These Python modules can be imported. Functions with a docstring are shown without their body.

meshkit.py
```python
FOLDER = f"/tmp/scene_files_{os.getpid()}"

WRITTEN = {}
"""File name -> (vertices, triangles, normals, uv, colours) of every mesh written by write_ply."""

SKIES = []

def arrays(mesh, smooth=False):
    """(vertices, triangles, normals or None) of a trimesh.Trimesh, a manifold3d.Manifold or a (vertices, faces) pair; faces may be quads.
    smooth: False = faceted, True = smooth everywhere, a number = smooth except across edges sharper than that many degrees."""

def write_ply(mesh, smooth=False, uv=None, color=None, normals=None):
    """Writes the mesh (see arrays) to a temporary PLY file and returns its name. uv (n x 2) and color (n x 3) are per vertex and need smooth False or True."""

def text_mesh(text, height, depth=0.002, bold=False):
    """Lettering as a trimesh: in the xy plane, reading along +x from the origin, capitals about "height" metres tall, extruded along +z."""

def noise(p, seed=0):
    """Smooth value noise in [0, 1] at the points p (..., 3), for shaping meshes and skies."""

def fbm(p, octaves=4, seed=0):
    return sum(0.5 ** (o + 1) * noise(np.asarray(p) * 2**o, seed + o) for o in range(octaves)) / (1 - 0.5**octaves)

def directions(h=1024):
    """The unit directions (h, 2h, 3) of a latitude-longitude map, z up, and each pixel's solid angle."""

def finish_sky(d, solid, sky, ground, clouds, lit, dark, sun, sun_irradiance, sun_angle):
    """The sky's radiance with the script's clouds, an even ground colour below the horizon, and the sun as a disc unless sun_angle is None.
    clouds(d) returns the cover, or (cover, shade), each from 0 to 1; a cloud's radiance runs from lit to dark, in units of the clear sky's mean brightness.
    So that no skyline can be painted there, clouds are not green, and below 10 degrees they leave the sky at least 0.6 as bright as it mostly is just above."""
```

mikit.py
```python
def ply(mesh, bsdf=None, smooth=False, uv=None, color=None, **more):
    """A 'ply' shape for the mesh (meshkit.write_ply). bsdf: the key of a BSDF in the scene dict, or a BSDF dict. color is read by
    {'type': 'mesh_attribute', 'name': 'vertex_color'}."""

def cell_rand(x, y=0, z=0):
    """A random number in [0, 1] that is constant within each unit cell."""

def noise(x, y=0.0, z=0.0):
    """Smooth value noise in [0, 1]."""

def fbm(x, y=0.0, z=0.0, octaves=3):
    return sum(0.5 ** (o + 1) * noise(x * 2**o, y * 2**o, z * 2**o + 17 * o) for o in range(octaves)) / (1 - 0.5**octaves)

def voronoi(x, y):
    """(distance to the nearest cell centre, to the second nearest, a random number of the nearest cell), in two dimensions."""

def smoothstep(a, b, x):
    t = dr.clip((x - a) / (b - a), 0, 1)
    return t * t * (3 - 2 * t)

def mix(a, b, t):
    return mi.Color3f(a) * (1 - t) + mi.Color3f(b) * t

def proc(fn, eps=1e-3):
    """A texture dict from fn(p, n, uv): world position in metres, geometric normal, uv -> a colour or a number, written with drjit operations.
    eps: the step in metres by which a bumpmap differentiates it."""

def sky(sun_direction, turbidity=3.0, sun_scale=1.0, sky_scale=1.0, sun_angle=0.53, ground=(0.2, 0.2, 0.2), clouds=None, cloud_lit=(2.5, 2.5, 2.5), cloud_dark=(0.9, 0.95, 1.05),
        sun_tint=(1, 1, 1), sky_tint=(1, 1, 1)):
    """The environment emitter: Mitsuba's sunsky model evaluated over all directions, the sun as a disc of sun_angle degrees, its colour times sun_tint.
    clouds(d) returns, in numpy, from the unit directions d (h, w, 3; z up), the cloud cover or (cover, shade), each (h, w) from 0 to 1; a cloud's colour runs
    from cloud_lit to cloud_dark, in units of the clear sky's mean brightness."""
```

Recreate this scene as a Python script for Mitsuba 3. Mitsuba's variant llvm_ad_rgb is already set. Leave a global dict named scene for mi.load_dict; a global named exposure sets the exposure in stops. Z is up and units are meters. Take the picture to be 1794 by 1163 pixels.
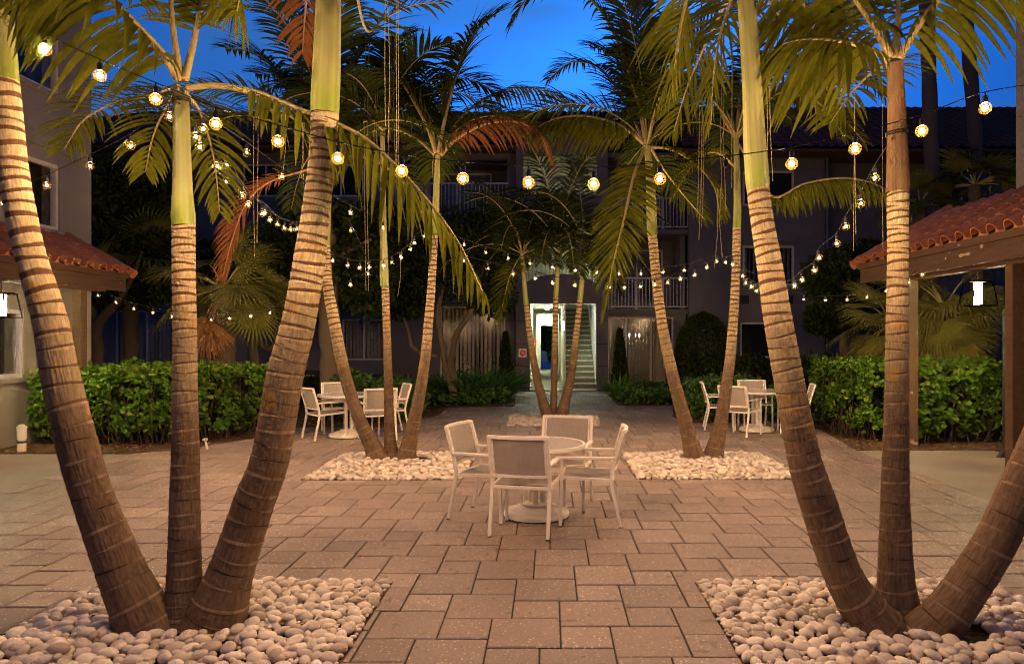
import math, random
import numpy as np, trimesh, drjit as dr, mitsuba as mi, mikit, meshkit
from mikit import noise, fbm, voronoi, cell_rand, smoothstep, mix, proc
from shapely.geometry import Polygon, box as sbox
from shapely.ops import unary_union
PX, PY, BUMP = 1.0, 1.0, True
SKY_S, SKY_T, BULB, LANT = 1.0, (0.024, 0.29, 1.85), 2450.0, 1500.0
T = mi.ScalarTransform4f
scene, labels = {}, {}
# ------------------------------------------------------------------ camera, sky, exposure
F, CX, HY, EYE = 1260.0, 963.0, 588.0, 1.65          # focal length and vanishing point in pixels of the 1794 x 1163 photograph, eye height
scene['camera'] = {'type': 'perspective', 'fov': 2 * math.degrees(math.atan(897 / F)), 'fov_axis': 'x', 'near_clip': 0.05, 'far_clip': 400.0,
                   'principal_point_offset_x': (897 - CX) / 1794 * PX, 'principal_point_offset_y': (581.5 - HY) / 1163 * PY,
                   'to_world': T().look_at(origin=[0, 0, EYE], target=[0, 10, EYE], up=[0, 0, 1])}


def haze_streaks(d):
    """Thin evening cloud: soft streaks lying low over the horizon."""
    p = np.stack([d[..., 0] * 2.2, d[..., 1] * 2.2, d[..., 2] * 9.0], -1)
    return np.clip((meshkit.fbm(p + 4.3, 4, 3) - .46) * 2.6, 0, .62) * np.clip(d[..., 2] * 6, 0, 1)


scene['sky'] = {**mikit.sky((0.05, 1.0, 0.40), turbidity=10, sun_scale=0.0, sky_scale=SKY_S, sky_tint=SKY_T, ground=(0.06, 0.06, 0.07), clouds=haze_streaks, cloud_lit=(0.50, 1.7, 3.9), cloud_dark=(0.3, 0.8, 2.4)), 'sampling_weight': 22.0}
exposure = 0.1
WARM = np.array([1.0, 0.59, 0.30]) * BULB           # radiance of the string bulbs
COOL = np.array([0.86, 1.0, 0.70]) * 2.2                   # fluorescent lamps of the stair tower


def P(x, y, Y):
    """The point at depth Y seen at a pixel of the photograph."""
    return np.array([(x - CX) * Y / F, Y, EYE - (y - HY) * Y / F])


def G(x, y):
    """The point of the ground seen at a pixel."""
    return P(x, y, EYE * F / (y - HY))


# ------------------------------------------------------------------ helpers
_n = {}


def num(name):
    _n[name] = _n.get(name, -1) + 1
    return name if _n[name] == 0 else f'{name}_{_n[name]:03d}'


def put(key, mesh, bsdf, smooth=False, uv=None, **kw):
    scene[key] = mikit.ply(mesh, bsdf, smooth=smooth, uv=uv, **kw)
    return key


def part(parent, name, mesh, bsdf, smooth=False, uv=None, **kw):
    return put(num(f'{parent}__{name}'), mesh, bsdf, smooth, uv, **kw)


def tag(key, label=None, cat=None, group=None, kind=None):
    d = labels.setdefault(key, {})
    for k, v in (('label', label), ('category', cat), ('group', group), ('kind', kind)):
        if v:
            d[k] = v
    return key


def thing(name, label, cat, group=None):
    return tag(num(name), label, cat, group)


def cat(ms):
    ms = [(np.asarray(m.vertices), np.asarray(m.faces)) if hasattr(m, 'vertices') else m for m in ms]
    o = np.cumsum([0] + [len(v) for v, f in ms])
    return trimesh.Trimesh(np.vstack([v for v, f in ms]), np.vstack([f + a for (v, f), a in zip(ms, o)]), process=False)


def bx(x0, x1, y0, y1, z0, z1, ch=0.0):
    """A box, its edges chamfered by ch."""
    if not ch:
        m = trimesh.creation.box((x1 - x0, y1 - y0, z1 - z0))
        m.apply_translation(((x0 + x1) / 2, (y0 + y1) / 2, (z0 + z1) / 2))
        return m
    pts = []
    for a in (0, 1):
        for b in (0, 1):
            for c in (0, 1):
                p = np.array([(x0, x1)[a], (y0, y1)[b], (z0, z1)[c]])
                for k in range(3):
                    q = p + ch * np.array([1 - 2 * a, 1 - 2 * b, 1 - 2 * c])
                    q[k] = p[k]
                    pts.append(q)
    return trimesh.convex.convex_hull(np.array(pts))


def tube(pts, rad, sides=8, cap=True, square=False):
    """A tube along a polyline (a square bar when square)."""
    p = np.asarray(pts, float)
    n = len(p)
    r = np.broadcast_to(np.asarray(rad, float), (n,))
    t = np.gradient(p, axis=0)
    t /= np.linalg.norm(t, axis=1, keepdims=True) + 1e-12
    ref = np.array([0, 0, 1.0]) if abs(t[:, 2]).mean() < 0.8 else np.array([0, 1.0, 0])
    a = np.cross(t, ref); a /= np.linalg.norm(a, axis=1, keepdims=True) + 1e-12
    b = np.cross(t, a)
    k = 4 if square else sides
    ang = np.arange(k) * 2 * np.pi / k + (np.pi / 4 if square else 0)
    v = (p[:, None] + r[:, None, None] * (np.cos(ang)[None, :, None] * a[:, None] + np.sin(ang)[None, :, None] * b[:, None])).reshape(-1, 3)
    i, j = np.meshgrid(np.arange(n - 1), np.arange(k), indexing='ij')
    q = np.stack([i * k + j, i * k + (j + 1) % k, (i + 1) * k + (j + 1) % k, (i + 1) * k + j], -1).reshape(-1, 4)
    f = [q[:, [0, 2, 1]], q[:, [0, 3, 2]]]
    if cap:
        v = np.vstack([v, p[:1], p[-1:]])
        jj = np.arange(k)
        f += [np.stack([jj * 0 + n * k, jj, (jj + 1) % k], 1), np.stack([jj * 0 + n * k + 1, (n - 1) * k + (jj + 1) % k, (n - 1) * k + jj], 1)]
    return trimesh.Trimesh(v, np.vstack(f), process=False)


def curve(pts, n, extra=None):
    """A smooth curve (Catmull-Rom) of n points through pts."""
    p = np.asarray(pts, float)
    p = np.vstack([2 * p[0] - p[1], p, 2 * p[-1] - p[-2]])
    m = len(p) - 3
    u = np.linspace(0, m - 1e-9, n)
    i = u.astype(int); t = (u - i)[:, None]
    a, b, c, d = p[i], p[i + 1], p[i + 2], p[i + 3]
    return 0.5 * (2 * b + (c - a) * t + (2 * a - 5 * b + 4 * c - d) * t ** 2 + (3 * b - a - 3 * c + d) * t ** 3)


def lathe(profile, sides=32, at=(0, 0, 0)):
    pr = np.asarray(profile, float)
    ang = np.arange(sides) * 2 * np.pi / sides
    v = np.stack([pr[:, None, 0] * np.cos(ang), pr[:, None, 0] * np.sin(ang), np.broadcast_to(pr[:, None, 1], (len(pr), sides))], -1).reshape(-1, 3) + np.asarray(at)
    i, j = np.meshgrid(np.arange(len(pr) - 1), np.arange(sides), indexing='ij')
    q = np.stack([i * sides + j, i * sides + (j + 1) % sides, (i + 1) * sides + (j + 1) % sides, (i + 1) * sides + j], -1).reshape(-1, 4)
    return trimesh.Trimesh(v, np.vstack([q[:, [0, 1, 2]], q[:, [0, 2, 3]]]), process=False)


def scatter(tv, tf, M, O):
    """Copies of a template (tv, tf) under rotations-and-scales M (n,3,3) and offsets O (n,3), as one mesh."""
    n, k = len(O), len(tv)
    v = np.einsum('nij,kj->nki', M, tv) + O[:, None]
    f = (tf[None] + (np.arange(n) * k)[:, None, None]).reshape(-1, 3)
    return trimesh.Trimesh(v.reshape(-1, 3), f, process=False)


def unit(v):
    v = np.asarray(v, float)
    return v / (np.linalg.norm(v, axis=-1, keepdims=True) + 1e-12)


def frames(d, up, scale):
    """Rotations with the y axis along d and the z axis near up, times scale."""
    d = unit(d)
    s = unit(np.cross(d, up))
    return np.stack([s, d, np.cross(s, d)], -1) * np.asarray(scale).reshape(-1, 1, 1)


def ext(poly, z0, z1):
    m = cat([trimesh.creation.extrude_polygon(g, z1 - z0, engine='earcut') for g in getattr(poly, 'geoms', [poly]) if g.area > 1e-6])
    m.apply_translation((0, 0, z0))
    return m


# ------------------------------------------------------------------ materials
def rgb(*c):
    return {'type': 'rgb', 'value': list(c)}


def principled(color, rough=0.6, metal=0.0, spec=0.5, two=True, **kw):
    b = {'type': 'principled', 'base_color': color if isinstance(color, dict) else rgb(*color), 'roughness': rough, 'metallic': metal, 'specular': spec, **kw}
    return {'type': 'twosided', 'bsdf': b} if two else b


def mat(name, b):
    scene[name] = b


def speckled(base, amount, off):
    def fn(p, n, uv):
        big = fbm(p.x * 1.3 + off, p.y * 1.3, p.z * 1.3, 3)
        fine = noise(p.x * 260 + off, p.y * 260, p.z * 260)
        grit = noise(p.x * 75, p.y * 75 + off, p.z * 75)
        d, d2, w = voronoi(p.x * 36 + off, p.y * 36)
        fleck = dr.select((w > 0.58) & (d < 0.05 + 0.46 * (w - 0.58)), 1.0, 0.0)
        stain = smoothstep(0.5, 0.72, fbm(p.x * 0.55 + 3, p.y * 0.55 + off * 0.01, 0, 3))
        c = mi.Color3f(*base) * (0.62 + 0.34 * big + 0.30 * fine + 0.22 * grit) * (1 - 0.34 * stain) * (1 - 0.30 * smoothstep(0.86, 0.92, noise(p.x * 17 + off, p.y * 17)))
        return c + mi.Color3f(0.30, 0.27, 0.24) * fleck * amount
    return proc(fn)


for i, c in enumerate([(0.200, 0.154, 0.134), (0.186, 0.142, 0.124), (0.228, 0.177, 0.153), (0.200, 0.150, 0.129)]):
    mat(f'm_paver{i}', principled(speckled(c, (0.75, 0.4, 1.0, 0.6)[i], 7.0 * i), 0.62, spec=0.35))
mat('m_joint', principled((0.050, 0.042, 0.036), 0.95))


def soil_fn(p, n, uv):
    d, d2, w = voronoi(p.x * 34, p.y * 34)
    return mix((0.030, 0.020, 0.013), (0.125, 0.075, 0.038), w * w) * (0.5 + 0.9 * fbm(p.x * 9, p.y * 9, 0, 3))


mat('m_soil', principled(proc(soil_fn), 0.95, spec=0.2))


def concrete_fn(p, n, uv):
    return mi.Color3f(0.20, 0.176, 0.148) * (0.55 + 0.55 * fbm(p.x * 1.1, p.y * 1.1, p.z, 4) + 0.16 * noise(p.x * 160, p.y * 160))


mat('m_concrete', principled(proc(concrete_fn), 0.7))
for i, c in enumerate([(0.62, 0.54, 0.465), (0.51, 0.44, 0.385), (0.70, 0.625, 0.55), (0.41, 0.33, 0.27)]):
    def stone_fn(p, n, uv, c=c, i=i):
        v = fbm(p.x * 12 + i, p.y * 12, p.z * 20, 3)
        return mi.Color3f(*c) * (0.66 + 0.52 * v) * (0.96 + 0.08 * noise(p.x * 190, p.y * 190, p.z * 190))
    mat(f'm_stone{i}', principled(proc(stone_fn), 0.55, spec=0.4))


def frac(x):
    return x - dr.floor(x)


def bark_fn(p, n, uv):
    f = frac(uv.y)
    age = smoothstep(1.0, 2.15, p.z + 0.5 * (fbm(p.x * 3, p.y * 3, p.z * 3, 2) - 0.5))
    fibre = noise(uv.x * 240, uv.y * 1.6) * 0.6 + noise(uv.x * 90, uv.y * 5) * 0.4
    wob = 0.07 * noise(uv.x * 14, dr.floor(uv.y) * 3.1)
    sw = 0.03 + 0.26 * age + wob * (0.25 + 0.75 * age)
    scar = 1 - smoothstep(sw, sw + 0.05 + 0.07 * age, f)
    lip = smoothstep(0.93, 0.99, f) * noise(uv.x * 30, uv.y * 0.7)
    body = mix((0.155, 0.100, 0.062), (0.58, 0.465, 0.265), age)
    dark = mix((0.110, 0.070, 0.042), (0.125, 0.064, 0.035), age)
    c = body * (0.50 + 0.75 * fibre) * (0.72 + 0.56 * fbm(p.x * 5, p.y * 5, p.z * 3, 3))
    lich = smoothstep(0.58, 0.72, fbm(p.x * 9 + 9, p.y * 9, p.z * 7, 3)) * smoothstep(0.8, 1.3, p.z) * (1 - smoothstep(2.2, 2.7, p.z))
    c = c * (1 - 0.5 * lich) + mi.Color3f(0.50, 0.27, 0.045) * lich * 0.5 * (0.6 + 0.6 * fibre)
    c = c * (1 - scar) + dark * (0.6 + 0.8 * fibre) * scar
    return c * (1 - 0.0 * lip) + mi.Color3f(0.13, 0.095, 0.065) * lip * (1 - age)


def bark_h(p, n, uv):
    return 0.004 * noise(uv.x * 240, uv.y * 1.6) + 0.003 * noise(uv.x * 60, uv.y * 6)


mat('m_bark', {'type': 'twosided', 'bsdf': {'type': 'bumpmap', 'arbitrary': proc(bark_h), 'scale': 1.0,
                                          'bsdf': principled(proc(bark_fn), 0.8, spec=0.25, two=False)}} if BUMP else principled(proc(bark_fn), 0.8, spec=0.25))


def shaft_fn(p, n, uv):
    st = noise(uv.x * 130, uv.y * 0.4) * 0.5 + noise(uv.x * 36, uv.y * 0.6) * 0.5
    low = 1 - smoothstep(0.0, 0.30, uv.y)
    c = mix((0.36, 0.37, 0.135), (0.25, 0.33, 0.045), low) * (0.66 + 0.6 * st)
    return c * (1 - 0.45 * smoothstep(0.60, 0.74, fbm(p.x * 8, p.y * 8, p.z * 3, 3)))


def dryshaft_fn(p, n, uv):
    st = noise(uv.x * 130, uv.y * 0.8) * 0.5 + noise(uv.x * 36, uv.y * 1.5) * 0.5
    return mix((0.12, 0.070, 0.036), (0.27, 0.175, 0.095), st) * (0.7 + 0.5 * fbm(p.x * 9, p.y * 9, p.z * 6, 3))


mat('m_shaft', principled(proc(shaft_fn), 0.42, spec=0.5))
mat('m_dryshaft', principled(proc(dryshaft_fn), 0.8, spec=0.2))


def leafmat(name, c, var=0.5, trans=0.75, rough=0.45, f=3.0):
    def fn(p, n, uv):
        return mi.Color3f(*c) * (1 - var / 2 + var * noise(p.x * f, p.y * f, p.z * f) + 0.25 * (noise(p.x * f * 14, p.y * f * 14, p.z * f * 14) - 0.5))
    mat(name, {'type': 'principledthin', 'base_color': proc(fn), 'roughness': rough * .8, 'diff_trans': trans, 'eta': 1.45})


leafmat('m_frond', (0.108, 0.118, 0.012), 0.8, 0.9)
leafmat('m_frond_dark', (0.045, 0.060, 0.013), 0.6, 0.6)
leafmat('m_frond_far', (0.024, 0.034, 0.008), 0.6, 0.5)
leafmat('m_frond_dead', (0.165, 0.068, 0.028), 0.6, 0.5, 0.7)
leafmat('m_fan', (0.150, 0.150, 0.040), 0.5, 0.6)
leafmat('m_fan_dead', (0.19, 0.10, 0.048), 0.6, 0.4, 0.8)
leafmat('m_hedge', (0.070, 0.155, 0.018), 0.9, 0.5, 0.24, 9.0)
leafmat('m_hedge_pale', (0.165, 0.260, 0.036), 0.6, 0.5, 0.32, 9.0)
leafmat('m_tree', (0.032, 0.046, 0.014), 0.8, 0.4, 0.5, 5.0)
leafmat('m_cover', (0.070, 0.145, 0.040), 0.8, 0.4, 0.4, 6.0)
leafmat('m_red', (0.07, 0.028, 0.024), 0.6, 0.3, 0.5, 5.0)
mat('m_stalk', principled((0.36, 0.30, 0.12), 0.55))
mat('m_stalk_dead', principled((0.30, 0.17, 0.08), 0.7))
mat('m_twig', principled((0.085, 0.058, 0.040), 0.9))
mat('m_branch', principled((0.11, 0.085, 0.060), 0.9))


def stucco_c(base):
    def fn(p, n, uv):
        return mi.Color3f(*base) * (0.80 + 0.30 * fbm(p.x * 0.9, p.y * 0.9, p.z * 0.9, 3) + 0.12 * noise(p.x * 60, p.y * 60, p.z * 60))
    return proc(fn)


def stucco_h(p, n, uv):
    a = fbm(p.x * 9, p.y * 9, p.z * 9, 3)
    return 0.020 * smoothstep(0.42, 0.62, a) + 0.003 * noise(p.x * 60, p.y * 60, p.z * 60)


def rough_plaster(name, base):
    b = principled(stucco_c(base), 0.85, spec=0.2, two=False)
    mat(name, {'type': 'twosided', 'bsdf': {'type': 'bumpmap', 'arbitrary': proc(stucco_h, 0.004), 'scale': 1.0, 'bsdf': b}} if BUMP else {'type': 'twosided', 'bsdf': b})


rough_plaster('m_stucco', (0.23, 0.21, 0.185))
mat('m_wall', principled(stucco_c((0.135, 0.125, 0.135)), 0.9, spec=0.2))
mat('m_wall_pale', principled(stucco_c((0.62, 0.62, 0.50)), 0.8, spec=0.2))


def tile_fn(p, n, uv):
    return mix((0.25, 0.085, 0.042), (0.40, 0.155, 0.075), noise(p.x * 6, p.y * 6, p.z * 6)) * (0.6 + 0.6 * fbm(p.x * 22, p.y * 22, p.z * 22, 3))


mat('m_tile', principled(proc(tile_fn), 0.7, spec=0.3))
mat('m_roof', principled((0.140, 0.058, 0.042), 0.95, spec=0.05))
mat('m_mortar', principled((0.46, 0.22, 0.13), 0.85))


def wood_fn(p, n, uv):
    g = noise(p.x * 30, p.y * 2.2, p.z * 30) * 0.5 + noise(p.x * 90, p.y * 6, p.z * 90) * 0.5
    chip = smoothstep(0.80, 0.86, noise(p.x * 12, p.y * 12, p.z * 16)) * smoothstep(0.6, 0.7, noise(p.x * 3, p.y * 3, p.z * 3))
    return mix((0.062, 0.038, 0.026), (0.112, 0.070, 0.046), g) * (1 - chip) + mi.Color3f(0.36, 0.27, 0.2) * chip


mat('m_wood', principled(proc(wood_fn), 0.85, spec=0.1))


def white_fn(p, n, uv):
    return mi.Color3f(0.80, 0.75, 0.68) * (0.86 + 0.16 * fbm(p.x * 14, p.y * 14, p.z * 14, 3) + 0.05 * noise(p.x * 300, p.y * 300, p.z * 300))


mat('m_white', principled(proc(white_fn), 0.38, spec=0.5))


def sling_fn(p, n, uv):
    a, b = noise(uv.x * 420, uv.y * 14), noise(uv.x * 14, uv.y * 420)
    return mi.Color3f(0.36, 0.315, 0.285) * (0.80 + 0.20 * a + 0.20 * b)


mat('m_sling', principled(proc(sling_fn), 0.85, spec=0.15))


def top_fn(p, n, uv):
    return mi.Color3f(0.33, 0.30, 0.30) * (0.7 + 0.35 * fbm(p.x * 5, p.y * 5, 1, 3) + 0.22 * noise(p.x * 210, p.y * 210))


mat('m_top', principled(proc(top_fn), 0.14, spec=0.7))
mat('m_black', principled((0.016, 0.016, 0.016), 0.45))
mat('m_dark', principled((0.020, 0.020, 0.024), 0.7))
mat('m_rubber', principled((0.03, 0.03, 0.03), 0.8))
mat('m_rail', principled((0.36, 0.36, 0.40), 0.5))
mat('m_frame', principled((0.50, 0.48, 0.45), 0.5))
mat('m_blind', principled((0.52, 0.45, 0.32), 0.8))
mat('m_blind_grey', principled((0.26, 0.25, 0.25), 0.8))
mat('m_step', principled((0.16, 0.15, 0.115), 0.8))
mat('m_nosing', principled((0.55, 0.55, 0.48), 0.7))
mat('m_pvc', principled((0.68, 0.62, 0.50), 0.4))
mat('m_red_sign', principled((0.62, 0.030, 0.035), 0.4))
mat('m_sign_white', principled((0.72, 0.70, 0.70), 0.4))
mat('m_blue_paint', principled((0.012, 0.045, 0.36), 0.2, clearcoat=1.0))
mat('m_steel', principled((0.55, 0.54, 0.52), 0.3, metal=1.0))
# window glass: a thin sheet that mirrors a little and lets the light through
mat('m_glass', {'type': 'blendbsdf', 'weight': 0.955, 'a': {'type': 'twosided', 'bsdf': {'type': 'roughconductor', 'alpha': 0.02, 'specular_reflectance': rgb(0.45, 0.45, 0.45)}}, 'b': {'type': 'null'}})
rng = np.random.default_rng(11)
# ------------------------------------------------------------------ ground, paving, beds
def sheet(x0, x1, y0, y1, z):
    return trimesh.Trimesh(np.array([[x0, y0, z], [x1, y0, z], [x1, y1, z], [x0, y1, z]], float), np.array([[0, 1, 2], [0, 2, 3]]), process=False)


A, B = 0.396, 0.283                                   # the two square pavers of the pinwheel paving
PH = np.array([-0.336, 3.81])
GR = 0.0052                                          # half a joint
W2 = 0.9 * 1.65
bed_fl, bed_fr = sbox(-3.0, 2.86, -1.05, 4.83), sbox(0.97, 2.86, 2.97, 4.83)
bed_ml, bed_mr = sbox(-2.86, 8.22, -1.0, 10.0), sbox(0.99, 8.25, 2.95, 10.05)
bed_fc = Polygon([(-0.80, 13.15), (0.95, 13.15), (1.0, 14.8), (-0.84, 14.8)])
beds = [bed_fl, bed_fr, bed_ml, bed_mr, bed_fc]
court = Polygon([(-5.85, 0.5), (-5.85, 10.1), (-5.35, 10.45), (-4.75, 11.6), (-4.75, 13.0), (-2.95, 13.0), (-2.3, 14.9), (-2.35, 16.6), (-0.82, 16.8), (-0.98, 21.3),
                 (1.62, 21.3), (1.62, 17.0), (2.9, 16.9), (2.5, 14.6), (2.75, 13.6), (4.75, 13.6), (4.75, 12.6), (4.4, 10.2), (4.4, 0.5)])
paving = court.difference(unary_union(beds))
tag(put('ground', sheet(-80, 80, -30, 120, -0.06), 'm_soil'), kind='structure')
ring = unary_union([sbox(-6.1, 0.3, 5.0, 21.6).intersection(court.buffer(0.05))]).difference(unary_union([b.buffer(-0.01) for b in beds]))
tag(put('pavement', ext(ring, -0.05, -0.013), 'm_joint'), kind='structure')


def paver_mesh(x0, y0, s, dz, tx, ty):
    ch = 0.008
    o = np.array([[x0 + GR, y0 + GR], [x0 + s - GR, y0 + GR], [x0 + s - GR, y0 + s - GR], [x0 + GR, y0 + s - GR]])
    c = o.mean(0)
    i = c + (o - c) * (1 - 2 * ch / s)
    tilt = lambda q: dz + (q - c) @ np.array([tx, ty])
    v = np.vstack([np.column_stack([o, [-0.03] * 4]), np.column_stack([o, tilt(o) - 0.005]), np.column_stack([i, tilt(i)])])
    f = []
    for k in (0, 4):
        for j in range(4):
            a, b = k + j, k + (j + 1) % 4
            f += [[a, b, b + 4], [a, b + 4, a + 4]]
    f += [[8, 9, 10], [8, 10, 11]]
    return trimesh.Trimesh(v, np.array(f), process=False)


todo = []
for i in range(-30, 70):
    for j in range(-40, 70):
        q = PH + i * np.array([A, B]) + j * np.array([-B, A])
        for x0, y0, s in ((q[0], q[1], A), (q[0] + A, q[1], B)):
            if not (-6.5 < x0 < 5.2 and 0.6 < y0 < 21.5):
                continue
            sq = sbox(x0, y0, x0 + s, y0 + s)
            if not paving.intersects(sq):
                continue
            dz, tx, ty = rng.normal(0, 0.0010), rng.normal(0, 0.0035), rng.normal(0, 0.0035)
            if paving.contains(sq):
                m = paver_mesh(x0, y0, s, dz, tx, ty)
            else:
                g = paving.intersection(sq.buffer(-GR, join_style=2))
                if g.area < 0.0008:
                    continue
                m = cat([trimesh.creation.extrude_polygon(h, 0.029 + dz, engine='earcut') for h in getattr(g, 'geoms', [g]) if getattr(h, 'area', 0) > 1e-4] or [paver_mesh(x0, y0, 0.01, -.02, 0, 0)])
                m.apply_translation((0, 0, -0.03))
            yy = y0 + s / 2
            px, py = CX + (x0 + s / 2) * F / yy, HY + EYE * F / yy
            todo.append((s * s / yy ** 3 if (-30 < px < 1824 and py < 1185) else 0, m, rng.integers(0, 4)))
todo.sort(key=lambda t: -t[0])
for w, m, k in todo[:298]:
    part('pavement', 'paver', m, f'm_paver{k}')
for q in range(4):
    tag(put(num('pavement__far_pavers'), cat([t[1] for t in todo[298:] if t[2] == q]), f'm_paver{q}'), kind='stuff')
tag(put('concrete_apron', bx(4.408, 6.4, 0.5, 10.35, -0.05, -0.002), 'm_concrete'), kind='structure')
tag(put('concrete_apron_001', bx(-9.5, -5.858, 0.5, 10.05, -0.05, -0.002), 'm_concrete'), kind='structure')


def mulch(name, poly, n, seed):
    """A planting bed: soil with a scatter of bark chips."""
    r = np.random.default_rng(seed)
    tag(put(name, ext(poly, -0.055, 0.004), 'm_soil'), kind='structure')
    x0, y0, x1, y1 = poly.bounds
    pts = r.uniform((x0, y0), (x1, y1), (n, 2))
    from shapely import contains_xy
    pts = pts[contains_xy(poly.buffer(-0.02), pts[:, 0], pts[:, 1])]
    k = len(pts)
    tv = np.array([[-.5, -.5, 0], [.5, -.5, .1], [.6, .5, 0], [-.4, .5, .1]]) ; tf = np.array([[0, 1, 2], [0, 2, 3]])
    M = frames(unit(np.column_stack([r.normal(size=(k, 2)), r.normal(0, .35, k)])), np.tile([0, 0, 1.0], (k, 1)) + r.normal(0, .3, (k, 3)), r.uniform(.02, .05, k))
    tag(put(name + '__bark_chips', scatter(tv, tf, M, np.column_stack([pts, r.uniform(.010, .028, k)])), 'm_chips'), kind='stuff')


def chip_fn(p, n, uv):
    return mix((0.045, 0.026, 0.016), (0.26, 0.150, 0.070), noise(p.x * 30, p.y * 30, p.z * 30))


mat('m_chips', principled(proc(chip_fn), 0.9, spec=0.2))
mulch('planting_bed', Polygon([(-9, 10.06), (-5.86, 10.1), (-5.35, 10.46), (-4.76, 11.6), (-4.76, 13.01), (-2.96, 13.01), (-2.31, 14.9), (-2.36, 16.61), (-0.83, 16.81), (-0.99, 21.6), (-14, 21.6), (-14, 12)]), 9000, 3)
mulch('planting_bed_001', Polygon([(6.6, 10.36), (4.42, 10.36), (4.76, 12.6), (4.76, 13.61), (2.76, 13.61), (2.51, 14.6), (2.91, 16.91), (1.63, 17.01), (1.63, 21.6), (14, 21.6), (14, 10.36)]), 9000, 4)

# river stones
STV = []
for i in range(7):
    m = trimesh.creation.icosphere(2)
    v = np.array(m.vertices)
    nn = meshkit.fbm(v * 1.1 + 10 * i, 2) - 0.5
    v = v * (1 + 0.20 * nn[:, None]) * np.array([1.0, rng.uniform(.62, .85), rng.uniform(.42, .60)])
    STV.append((v, np.array(m.faces)))
STONE = [[mikit.ply(trimesh.Trimesh(v, f, process=False), f'm_stone{j}', smooth=True) for j in range(4)] for v, f in STV]
LOW = []
for i in range(4):
    m = trimesh.creation.icosphere(1)
    LOW.append((np.array(m.vertices) * np.array([1, rng.uniform(.65, .85), rng.uniform(.45, .6)]), np.array(m.faces)))


def rot3(r, tilt):
    a = r.uniform(0, 2 * np.pi); b, c = r.normal(0, tilt, 2)
    R = trimesh.transformations.euler_matrix(b, c, a)[:3, :3]
    return R


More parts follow.
